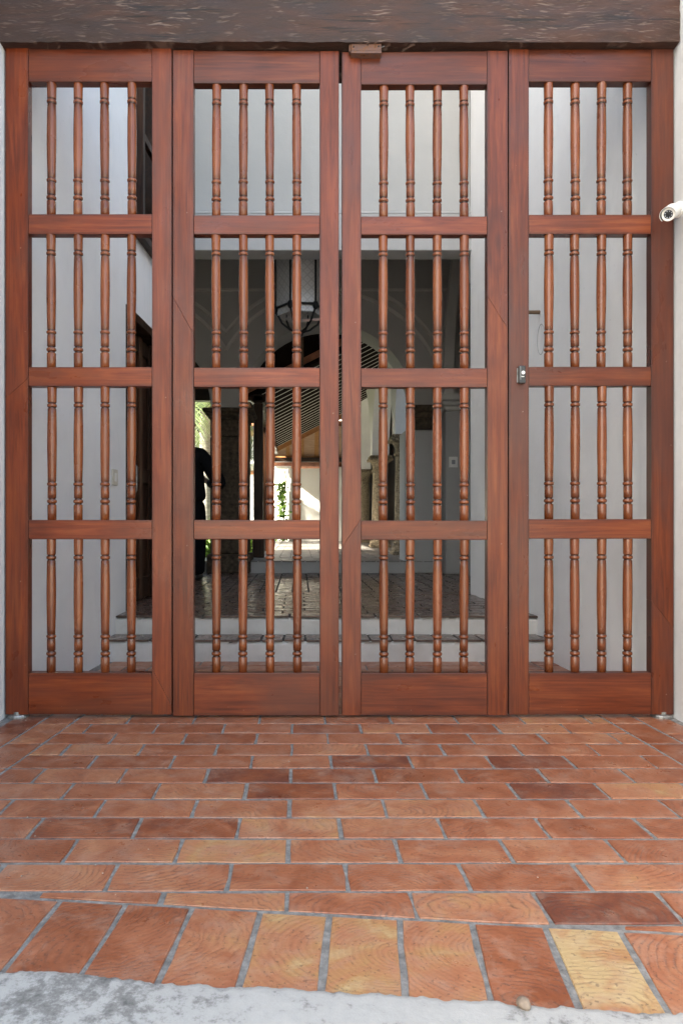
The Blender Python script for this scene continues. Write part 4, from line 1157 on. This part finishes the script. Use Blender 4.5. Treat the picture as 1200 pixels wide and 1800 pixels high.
# ------------------------------------------------------------------ the person in the hall
def skin_body(name, verts, edges, radii, root, m, parent, sub=2):
    me = bpy.data.meshes.new(name); me.from_pydata(verts, edges, []); 
    o = link(name, me, None, parent)
    md = o.modifiers.new('skin', 'SKIN'); md.use_smooth_shade = True; md.branch_smoothing = 0.4
    for i, r_ in enumerate(radii):
        sv_ = me.skin_vertices[0].data[i]; sv_.radius = r_ if isinstance(r_, tuple) else (r_, r_); sv_.use_root = (i == root)
    ms = o.modifiers.new('sub', 'SUBSURF'); ms.levels = sub; ms.render_levels = sub
    dg = bpy.context.evaluated_depsgraph_get(); dg.update()
    ev_ = o.evaluated_get(dg); nm = bpy.data.meshes.new_from_object(ev_)
    o.modifiers.clear(); o.data = nm; nm.name = name
    for p in nm.polygons: p.use_smooth = True
    nm.materials.clear(); nm.materials.append(m)
    return o
def person():
    d = 6.72; cx = PX(321, d)
    t = empty('person', (cx, d - D0, Z2), 'person in black jacket and trousers standing by the stone pillar, seen from behind', 'person', rz=R(-12))
    S = 0.90
    def V_(*c): return (1.02 * c[0], .95 * c[1], .835 * c[2])
    def limb_hand(s):
        # wrist, palm, four fingers, thumb, curled round a small phone held in front of the chest
        wr = Vector((s * .14, .30, 1.10)); pl = Vector((s * .075, .355, 1.155))
        vs, es, rs = [wr, pl], [(0, 1)], [.026, .034]
        for k in range(4):
            b0 = pl + Vector((-s * .012, .018 - .004 * k, .030 - .021 * k))
            p1 = b0 + Vector((-s * .030, .014, .006)); p2 = p1 + Vector((-s * .022, -.014, .002)); ln = (1, 1.1, 1.0, .8)[k]
            i = len(vs); vs += [b0, b0 + (p1 - b0) * ln, b0 + (p1 - b0) * ln + (p2 - p1) * ln]; es += [(1, i), (i, i+1), (i+1, i+2)]; rs += [.0105, .0095, .0085]
        i = len(vs); vs += [pl + Vector((-s * .006, -.028, .022)), pl + Vector((-s * .030, -.040, .034))]; es += [(1, i), (i, i+1)]; rs += [.012, .010]
        return vs, es, rs
    # body
    V, E, Rr = [], [], []
    def add(p, r_, par=None):
        V.append(V_(*p)); Rr.append(r_ if not isinstance(r_, tuple) else r_); i = len(V) - 1
        if par is not None: E.append((par, i))
        return i
    pel = add((0, 0, .93), (.15 * S, .11 * S)); sp = add((0, .01, 1.12), (.135 * S, .10 * S), pel); ch = add((0, .0, 1.33), (.16 * S, .115 * S), sp)
    nk = add((0, .03, 1.485), .056 * S, ch); hb_ = add((0, .055, 1.56), .066 * S, nk); hd = add((0, .075, 1.655), (.082 * S, .098 * S), hb_); ht = add((0, .07, 1.735), .062 * S, hd)
    add((0, .155, 1.615), .020 * S, hd)     # nose and face front
    for s in (-1, 1):
        add((s * .082, .06, 1.63), .016 * S, hd)
        sh = add((s * .175, -.005, 1.40), .066 * S, ch); el = add((s * .37, -.02, 1.045), .044 * S, sh); wr = add((s * .168, .25, 1.086), .026 * S, el)
        hv, he, hr = limb_hand(s); base = len(V)
        pl = add((s * .075, .355, 1.155), .034 * S, wr)
        idx = {0: wr, 1: pl}
        for j in range(2, len(hv)):
            idx[j] = None
        for (a_, b_) in he[1:]:
            idx[b_] = add(tuple(hv[b_]), hr[b_] * S, idx[a_])
        hp = add((s * .095, 0, .86), .095 * S, pel); kn = add((s * .11, .01, .48), .062 * S, hp); an = add((s * .115, -.02, .09), .042 * S, kn); add((s * .125, .13, .045), .040 * S, an)
    body = skin_body('body', V, E, Rr, 0, M['skin'], t)
    # jacket: torso, collar and both sleeves
    V, E, Rr = [], [], []
    pel = add((0, 0, .82), (.275 * S, .19 * S)); md_ = add((0, 0, .97), (.27 * S, .19 * S), pel); sp = add((0, .01, 1.12), (.255 * S, .17 * S), md_); ch = add((0, 0, 1.32), (.20 * S, .145 * S), sp); col = add((0, .025, 1.47), .078 * S, ch)
    for s in (-1, 1):
        sh = add((s * .18, -.005, 1.395), .088 * S, ch); el = add((s * .375, -.025, 1.04), .075 * S, sh); wr = add((s * .175, .24, 1.085), .048 * S, el)
    skin_body('jacket', V, E, Rr, 0, M['black_cloth'], t)
    V, E, Rr = [], [], []
    pel = add((0, 0, .93), (.165 * S, .125 * S))
    for s in (-1, 1):
        hp = add((s * .11, 0, .80), .135 * S, pel); kn = add((s * .125, .01, .48), .115 * S, hp); an = add((s * .13, -.015, .14), .100 * S, kn); add((s * .13, -.012, .055), .104 * S, an)
    skin_body('trousers', V, E, Rr, 0, M['black_trouser'], t)
    for s in (-1, 1):
        V, E, Rr = [], [], []
        a_ = add((s * .118, -.04, .045), .045 * S); b_ = add((s * .124, .06, .042), .047 * S, a_); add((s * .128, .16, .034), .036 * S, b_)
        skin_body('shoe', V, E, Rr, 0, M['black_plastic'], t, 1)
    V, E, Rr = [], [], []
    a_ = add((0, .01, 1.60), .078 * S); b_ = add((0, .035, 1.69), .092 * S, a_); add((0, .06, 1.745), .075 * S, b_)
    skin_body('hair', V, E, Rr, 1, M['hair'], t)
    for s in (-1, 1):
        bm = bmesh.new(); bmesh.ops.create_uvsphere(bm, u_segments=10, v_segments=8, radius=.011 * S, matrix=Matrix.Translation(V_(s * .03, .155, 1.66))); obj('eye', bm, M['white_plastic'], t, smooth=True)
    ph = empty('mobile_phone', Vector(t.location) + Matrix.Rotation(R(-12), 3, 'Z') @ Vector(V_(0, .37, 1.15)), 'dark phone held in both hands of the person in black', 'phone', rz=R(-12))
    box('case', -.034, .034, -.004, .004, -.02, .11, M['black_plastic'], ph, .003); box('screen', -.030, .030, -.0052, -.0042, -.014, .104, M['dark_glass'], ph, .0002)
person()

# ------------------------------------------------------------------ terrace, gallery and courtyard
TF = empty('terrace_floor', (0, AY + 2, Z3)); tag(TF, kind='structure')
l = TF.location
GX0, GX1 = -.62, 2.5
DF = 15.4                       # depth of the far wall
rel_slab('slab', -4.4, GX1, AY - .004, AY + .82, 0, Z3 - .006, M['plaster_hall'], TF)
rel_slab('slab', GX0, GX1, AY + .8205, 20 - D0, 0, Z3 - .006, M['mortar'], TF)
brick_field('brick_paving', -4.3, GX1 - .1, AY - .012 - l.y, AY + .115 - l.y, 0, True, M['brick_far'], TF, L=.113, Wd=.13, gap=.012, seed=8)
brick_field('brick_paving', -4.3, GX1 - .1, AY + .128 - l.y, AY + .81 - l.y, 0, False, M['brick_far'], TF, seed=9)
brick_field('brick_paving', GX0 + .02, GX1 - .1, AY + .83 - l.y, 17.5 - D0 - l.y, 0, False, M['brick_far'], TF, seed=10, gap=.014)
bm = bmesh.new(); add_box(bm, -14, GX0 - .002, AY + .823, 40, -.1, .06); tag(obj('courtyard_garden', bm, M['lawn']), kind='structure')
# timber posts and eave of the gallery
EX, EZ = -.47, 2.27; SLOPE = .51
RX0 = 1.18
def post(d, lab):
    t = empty('timber_post', (EX, d - D0, Z3), lab, 'post', 'posts of the courtyard gallery')
    box('shaft', -.055, .055, -.055, .055, .30, EZ - Z3 - .12, M['dark_wood'], t, .008)
    box('plinth', -.07, .07, -.07, .07, 0.0, .2995, M['dark_wood'], t, .008)
    box('bracket', -.09, .09, -.12, .12, EZ - Z3 - .1195, EZ - Z3 - .03, M['dark_wood'], t, .02)
post(8.52, 'dark timber post nearest the stone pillar carrying the gallery eave')
post(10.6, 'timber post of the gallery standing second behind the nearest one')
post(12.3, 'timber post of the gallery farthest back, before the white wall')
def gallery_roof():
    dA, dB = 8.40, 14.9
    t = empty('gallery_roof', (EX, dA - D0, EZ), 'sloping gallery roof of dark boards with white battens over the brick terrace', 'roof')
    XR = RX0 + .16; ang = math.atan(SLOPE); Ls = (XR - EX + .12) / math.cos(ang)
    def loc(s, y, up):  # s along the slope from the eave
        return Vector((-.12 * 1 + s * math.cos(ang) - up * math.sin(ang), y, -.12 * SLOPE + s * math.sin(ang) + up * math.cos(ang)))
    def plank(name, y0, y1, u0_, u1_, m, s0=0, s1=Ls):
        bm = bmesh.new(); vs = [bm.verts.new(loc(s_, y_, u_)) for u_ in (u0_, u1_) for s_, y_ in ((s0, y0), (s1, y0), (s1, y1), (s0, y1))]
        for f in ((0,1,2,3), (4,7,6,5), (0,4,5,1), (1,5,6,2), (2,6,7,3), (3,7,4,0)): bm.faces.new([vs[i] for i in f])
        return obj(name, bm, m, t)
    pit = .31; n = int((dB - dA) / pit)
    for k in range(n):
        y = k * pit
        plank('board', y + .0, y + pit - .0505, 0.0, .025, M['roof_board_dark'])
        plank('batten', y + pit - .050, y + pit - .0005, 0.0005, .02, M['white_batten'], s0=.02)
    plank('covering', -.05, dB - dA + .05, .027, .10, M['terracotta'], -.05, Ls + .05)
    bm = bmesh.new(); add_box(bm, -.05, .05, .0, dB - dA - .3, -.13, -.03); obj('eave_beam', bm, M['dark_wood'], t)
    # light orange edge beam at the far end
    plank('edge_beam', dB - dA, dB - dA + .06, -.06, .03, M['orange_wood'])
gallery_roof()
# near side of the cloister to the left: eave beam and short roof
t = empty('cloister_roof', (-2.4, AY + .6, EZ), 'dark timber roof edge beyond the arch above the person', 'roof')
box('eave_beam', -2.2, 1.86, .10, .22, -.10, .03, M['dark_wood_x'], t, .005)
bm = bmesh.new(); add_prism(bm, [(-.18, .36), (.30, .03), (.30, .10), (-.18, .44)], -2.2, 1.86, lambda a, b, h: (h, a, b)); obj('boards', bm, M['dark_wood_x'], t)
t = empty('gable_screen', (.4, 8.36 - D0, EZ), 'dark boarded gable with brown rafters inside the top of the middle arch', 'gable')
XR_ = 1.36
for k in range(14):
    x0_ = -.58 + k * .15; zz = lambda x: (x - EX) * SLOPE - .01
    bm = bmesh.new(); add_prism(bm, [(x0_ - .4, zz(x0_)), (x0_ + .1499 - .4, zz(x0_ + .1499)), (x0_ + .1499 - .4, 1.7), (x0_ - .4, 1.7)], 0, .03, lambda a, b, h: (a, h, b)); obj('board', bm, M['roof_board_dark'], t)
for k in range(5):
    x0_ = -.35 + k * .36
    bm = bmesh.new(); add_prism(bm, [(x0_ - .4, zz(x0_) + .02), (x0_ + .045 - .4, zz(x0_ + .045) + .02), (x0_ + .045 - .4, 1.7), (x0_ - .4, 1.7)], -.06, -.001, lambda a, b, h: (a, h, b)); obj('rafter', bm, M['peg_wood'], t)
box('cover', -1.0, 1.0, -.30, .06, 1.701, 1.75, M['dark_wood_x'], t)
# column arcade on the right of the gallery
CX = 1.344
cd = [9.25, 12.1, 15.2]
CAPZ = 1.865
labs = ['pitted stone column with moulded capital, closest to the hall arch', 'pitted stone column of the gallery, second from the hall arch', 'pitted stone column of the gallery, farthest from the hall arch']
def column(d, lab):
    t = empty('stone_column', (CX, d - D0, Z3), lab, 'column', 'stone columns of the gallery arcade')
    H = CAPZ - Z3
    box('plinth', -.17, .17, -.17, .17, 0, .05, M['stone'], t, .012)
    bm = bmesh.new(); add_lathe(bm, [(.165, .0505), (.17, .07), (.165, .10), (.14, .115), (.135, .13), (.15, .15), (.145, .17)], 24); smooth_by_angle(obj('base', bm, M['stone'], t))
    bm = bmesh.new(); add_lathe(bm, [(.128, .165), (.132, .4), (.128, .8), (.116, H - .265)], 28); smooth_by_angle(obj('shaft', bm, M['stone'], t))
    bm = bmesh.new(); add_lathe(bm, [(.118, H - .264), (.138, H - .255), (.138, H - .23), (.120, H - .22), (.120, H - .17), (.135, H - .13), (.17, H - .09), (.175, H - .085)], 28); smooth_by_angle(obj('capital', bm, M['stone'], t))
    box('abacus', -.20, .20, -.20, .20, H - .084, H - .04, M['stone'], t, .012); box('abacus', -.18, .18, -.18, .18, H - .0395, H, M['stone'], t, .01)
for d, lb in zip(cd, labs): column(d, lb)
def gallery_arches():
    t = empty('gallery_arches', (CX, 0, CAPZ), 'white plaster arches rising from the stone columns of the gallery', 'wall')
    ys = [c - D0 for c in cd]; rad = 1.5 - .14
    pts = [(AY + ATH + .01, CAPZ + .001)]
    edges_ = [ys[0] - 3.0] + ys + [ys[-1] + 3.0]
    first = True
    for a, b in zip(edges_, edges_[1:]):
        c = (a + b) / 2
        rad = (b - a) / 2 - .14
        for k in range(31):
            an = math.pi - math.pi * k / 30; y = c + rad * math.cos(an)
            if y < AY + ATH + .03: continue
            pts.append((y, CAPZ + .001 + rad * 0.98 * math.sin(an)))
    pts += [(ys[-1] + 3.3, CAPZ + .001), (ys[-1] + 3.3, 3.6), (AY + ATH + .01, 3.6)]
    if pts[1][1] > CAPZ + .01: pts[0] = (AY + ATH + .01, pts[1][1])
    bm = bmesh.new(); add_prism(bm, pts, -.14, .14, lambda a, b, h: (h, a, b - CAPZ)); obj('plaster_face', bm, M['plaster'], t)
gallery_arches()
t = empty('gallery_wall', (2.5, 8, Z3), 'grey wall in the shade behind the stone columns', 'wall')
bm = bmesh.new(); add_box(bm, 0, .3, AY + ATH - 8, 16, -.4, 3.6); obj('plaster_face', bm, M['plaster_hall'], t)
box('end_wall', -1.49, -.001, 9.6, 9.8, -.4, 3.2, M['plaster_hall'], t)
bm = bmesh.new(); add_box(bm, CX - .1, 2.8, AY + ATH, 20, 3.605, 3.75); add_box(bm, .795, CX - .1, 12.15, 20, 3.607, 3.75); tag(obj('gallery_ceiling', bm, M['plaster_hall']), kind='structure')  # second box is added unseen to stop sun reaching the end wall
# far wing: white wall, beam, raftered roof
def far_wing():
    t = empty('courtyard_house', (0.5, DF + 2.4 - D0, Z3), 'white house wing across the courtyard under a raftered roof', 'house')
    off = Vector(t.location); yw = DF + .9 - D0
    zb = PZ(812, DF); zb2 = PZ(800, DF)
    def bx(name, x0, x1, y0, y1, z0, z1, m, bv=.004): return box(name, x0 - off.x, x1 - off.x, y0 - off.y, y1 - off.y, z0 - off.z, z1 - off.z, m, t, bv)
    xd0, xd1 = PX(478, DF + .9), PX(507, DF + .9); zd = PZ(824, DF + .9)
    bx('wall', xd1, 1.0, yw, yw + .3, Z3 - .1, 1.98, M['far_white']); bx('wall', xd0 - .0, xd1 - .0005, yw, yw + .3, zd, 1.98, M['far_white'])
    bx('wall', -.70, xd0 - .0005, yw, yw + .3, Z3 - .1, 1.98, M['far_white'])
    bx('wall', .80, 1.0, yw + .3005, 17.9, Z3 - .1, 3.604, M['far_white'])  # unseen side wall added to keep the sun out of the gallery
    bx('niche_back', xd0 - .2, xd1 + .2, yw + .7, yw + .8, Z3 - .1, zd + .3, M['far_white'])
    bx('door_trim', xd1 + .0, xd1 + .06, yw - .03, yw - .001, Z3 - .05, zd + .06, M['far_white']); bx('door_trim', xd0 - .06, xd1 - .0005, yw - .03, yw - .001, zd, zd + .06, M['far_white'])
    bx('plate_beam', -.7, 1.0, DF - .06 - D0, DF + .06 - D0, zb, zb + .09, M['dark_wood_x'])
    bx('wall_plate', -.7, 1.0, DF + .1 - D0, DF + .2 - D0, zb + .092, zb + .17, M['orange_wood'])
    # sloping rafters and boards, rising from the far beam towards the gallery
    yb = DF - D0 - off.y; zo = zb - off.z
    for i in range(6):
        x = -.53 + .30 * i
        bm = bmesh.new()
        add_prism(bm, [(yb + .05, zo + .095), (yb - .46, zo + .605), (yb - .46, zo + .70), (yb + .05, zo + .19)], x - off.x - .04, x - off.x + .04, lambda a, b, h: (h, a, b)); obj('rafter', bm, M['orange_wood'], t)
    for j in range(5):
        y1 = yb + .06 - j * .11; z1 = zo + .185 + (yb - y1) + .003
        bm = bmesh.new()
        add_prism(bm, [(y1, z1), (y1 - .106, z1 + .106), (y1 - .106, z1 + .131), (y1, z1 + .025)], -.75 - off.x, 1.3 - off.x, lambda a, b, h: (h, a, b)); obj('roof_board', bm, mw, t)
    bm = bmesh.new()
    add_prism(bm, [(yb + 1.3, zo - .05), (yb - .50, zo + .76), (yb - .50, zo + .80), (yb + 1.3, zo + .9)], -.76 - off.x, 1.3 - off.x, lambda a, b, h: (h, a, b)); obj('roof_tiles', bm, M['terracotta'], t)
mw = mat_wood('pinkish_roof_board', 0, (0.36, 0.22, 0.17), (0.48, 0.30, 0.23), (0.60, 0.39, 0.31), use_tint=False)
far_wing()

# climbing vine in the niche
def leaves_bm(centres, size, rr, tone_layer=True):
    verts, faces, tones = [], [], []
    for c in centres:
        n = Vector((rr.gauss(0, 1), rr.gauss(-.6, 1), rr.gauss(.3, 1))).normalized(); a = n.orthogonal().normalized(); a.rotate(Matrix.Rotation(rr.uniform(0, 6.28), 3, n)); b = n.cross(a)
        s = size * rr.uniform(.6, 1.3); i = len(verts); tn = rr.random()
        pts = [c - a * s, c - a * s * .2 + b * s * .55 + n * s * .12, c + a * s, c - a * s * .2 - b * s * .55 + n * s * .12]
        verts += [tuple(p) for p in pts]; faces += [(i, i+1, i+2), (i, i+2, i+3)]; tones += [tn] * 4
    me = bpy.data.meshes.new('leaves'); me.from_pydata(verts, [], faces)
    at = me.attributes.new('leaf_tone', 'FLOAT', 'POINT'); at.data.foreach_set('value', tones)
    return me
def vine():
    d = DF + .8; rr = random.Random(11)
    t = empty('climbing_vine', (PX(497, d), d - D0 - .05, Z3), 'green leafy vine climbing bare stems beside the white doorway', 'vine')
    off = Vector(t.location)
    H = PZ(826, d) - Z3
    for k in range(4):
        x0 = rr.uniform(-.06, .06); pts = []
        for j in range(13):
            z = H * j / 12; pts.append((x0 + .05 * math.sin(j * .8 + k * 2) + .04 * (j / 12) , -.03 * math.sin(j + k), z))
        bm = bmesh.new(); add_tube(bm, pts, .009, 6); obj('stem', bm, M['stem'], t)
    cs = []
    for i in range(520):
        z = H * (rr.random() ** .9) * .82; sp = .10 * (1 - .5 * z / H)
        cs.append(Vector((rr.gauss(-.02, sp * .8), rr.gauss(-.04, .05), z)))
    link('leaves', leaves_bm(cs, .045, rr), M['leaf'], t)
vine()

# palm in the garden
def palm(px, d, wpx, ztop, lab, nfr=16, flen=2.2, zbase=.06, seed=1):
    rr = random.Random(seed)
    x = PX(px, d); t = empty('palm_tree', (x, d - D0, zbase), lab, 'tree')
    r0 = wpx * d / FPX / 2; H = ztop - zbase
    bm = bmesh.new(); prof = []
    n = 46
    for i in range(n + 1):
        z = H * i / n; r_ = r0 * (1.08 - .16 * i / n)
        prof += [(r_ * 1.03, z), (r_ * .98, z + H / n * .75)]
    add_lathe(bm, prof, 20); obj('trunk', bm, M['bark'], t, smooth=True)
    for k in range(nfr):
        az = k * 2.399 + rr.uniform(-.2, .2); el = R(rr.uniform(-10, 60)); L = flen * rr.uniform(.8, 1.1)
        verts, faces, tones = [], [], []
        pos = Vector((0, 0, H - .05)); e = el; step = L / 24; dirh = Vector((math.cos(az), math.sin(az), 0)); side = Vector((-math.sin(az), math.cos(az), 0))
        pts = []
        for j in range(25):
            pts.append(pos.copy()); dv = dirh * math.cos(e) + Vector((0, 0, math.sin(e))); pos = pos + dv * step; e -= R(5.2)
        for j in range(24):      # rib
            a_, b_ = pts[j], pts[j+1]; i = len(verts); wq = .018 * (1 - j / 25)
            verts += [tuple(a_ - side * wq), tuple(a_ + side * wq), tuple(b_ + side * wq * .9), tuple(b_ - side * wq * .9)]; faces.append((i, i+1, i+2, i+3)); tones += [.6] * 4
            if j < 2: continue
            for s in (-1, 1):
                for q in range(2):
                    p = a_ + (b_ - a_) * (q * .5); ll = .48 * math.sin(math.pi * min(.97, (j + 2) / 27)) + .10
                    tip = p + side * s * ll * .75 + (b_ - a_).normalized() * ll * .5 + Vector((0, 0, -ll * rr.uniform(.25, .6)))
                    i = len(verts); wv = (b_ - a_).normalized() * .017
                    mid = (p + tip) / 2 + Vector((0, 0, .04))
                    verts += [tuple(p - wv), tuple(p + wv), tuple(mid + wv * .9), tuple(tip), tuple(mid - wv * .9)]; faces.append((i, i+1, i+2, i+3, i+4)); tones += [rr.random()] * 5
        me = bpy.data.meshes.new('frond'); me.from_pydata(verts, [], faces)
        at = me.attributes.new('leaf_tone', 'FLOAT', 'POINT'); at.data.foreach_set('value', tones)
        link('frond', me, M['frond'], t)
palm(361, 14.0, 20, 3.35, 'palm tree with ringed grey trunk behind the person in the courtyard', seed=3)
palm(345, 19.0, 12, 3.9, 'slimmer palm farther back in the courtyard garden', seed=9, nfr=12)
def shrub(px, py, d, rad, h, lab, seed, n=700):
    rr = random.Random(seed); x = PX(px, d); t = empty('garden_shrub', (x, d - D0, .06), lab, 'shrub', 'shrubs of the courtyard garden')
    bm = bmesh.new()
    cs = []
    for k in range(7):
        a = rr.uniform(0, 6.28); p = Vector((math.cos(a) * rad * .5, math.sin(a) * rad * .5, h * .8)); add_tube(bm, [(0, 0, 0), tuple(p * .5 + Vector((0, 0, .05))), tuple(p)], [.02, .013, .006], 6)
    obj('stem', bm, M['stem'], t)
    for i in range(n):
        v = Vector((rr.gauss(0, 1), rr.gauss(0, 1), rr.gauss(0, 1))).normalized() * rr.random() ** .45
        v *= 1 + .3 * mnoise.noise(v * 3 + Vector((seed, 0, 0)))
        cs.append(Vector((v.x * rad, v.y * rad, h * .55 + v.z * h * .5)))
    link('leaves', leaves_bm(cs, .055, rr), M['leaf'], t)
shrub(366, 950, 11.5, .35, .75, 'bright green shrub low behind the person and the stone pillar', 4)
shrub(330, 900, 16.5, .8, 1.9, 'tall leafy shrub in the courtyard behind the palm trunk', 5, 1500)
shrub(436, 955, 12.5, .22, .55, 'small green plant between the stone pillar and the timber post', 6, 400)
# house beyond the garden, seen in the gap beside the timber post
def far_house():
    d = 20.0; t = empty('garden_house', (PX(420, d), d - D0, .06), 'pale house with clay tiled roof and balcony beyond the garden', 'house')
    off = Vector(t.location)
    W_ = 3.4
    box('wall', -W_, 1.0, 0, 3, 0, PZ(770, d) - .06, M['far_white'], t, .01)
    z0 = PZ(770, d) - .06
    for k in range(20):
        y = -.5 + k * .14; z = z0 + k * .055
        box('roof_tile_row', -W_ - .3, 1.2, y, y + .16, z, z + .05, M['terracotta'], t, .015)
    zb = PZ(812, d) - .06
    box('balcony_slab', -1.2, .95, -.8, -.002, zb - .12, zb, M['far_white'], t); 
    for k in range(18):
        x = -1.15 + k * .12; box('baluster', x, x + .025, -.78, -.75, zb + .001, zb + .62, M['white_plastic'], t, .002)
    box('handrail', -1.2, .95, -.80, -.73, zb + .6205, zb + .66, M['terracotta'], t)
    box('window', .05, .7, -.03, -.001, zb + .06, zb + 1.0, M['dark_wood'], t); box('pane', .1, .65, -.045, -.031, zb + .1, zb + .95, M['pane'], t)
    box('string_course', -W_, 1.0, -.06, -.001, zb - .34, zb - .24, M['terracotta'], t)
far_house()
bm = bmesh.new(); add_box(bm, -14, -5.4, AY + 1, 30, -.1, 2.4)
t = tag(obj('garden_wall', bm, M['far_white']), 'white boundary wall along the far side of the garden', 'wall')

# grit swept against the foot of the gate and lying on the bricks
gr = random.Random(77); bm = bmesh.new()
for k in range(260):
    x = gr.uniform(-1.1, 1.4); y = -abs(gr.gauss(0, .06)) - .004 if k < 150 else gr.uniform(-1.5, -.02)
    r_ = gr.uniform(.0008, .0024)
    M4 = Matrix.Translation((x, y, .0010 + r_ * .4)) @ Matrix.Rotation(gr.uniform(0, 3), 4, 'Z') @ Matrix.Diagonal((1, gr.uniform(.5, 1), .6, 1))
    bmesh.ops.create_icosphere(bm, subdivisions=1, radius=r_, matrix=M4)
tag(obj('grit', bm, mat_simple('pale_grit', (0.30, 0.26, 0.22), 0.95, 0, 0.5, 300)), kind='stuff')
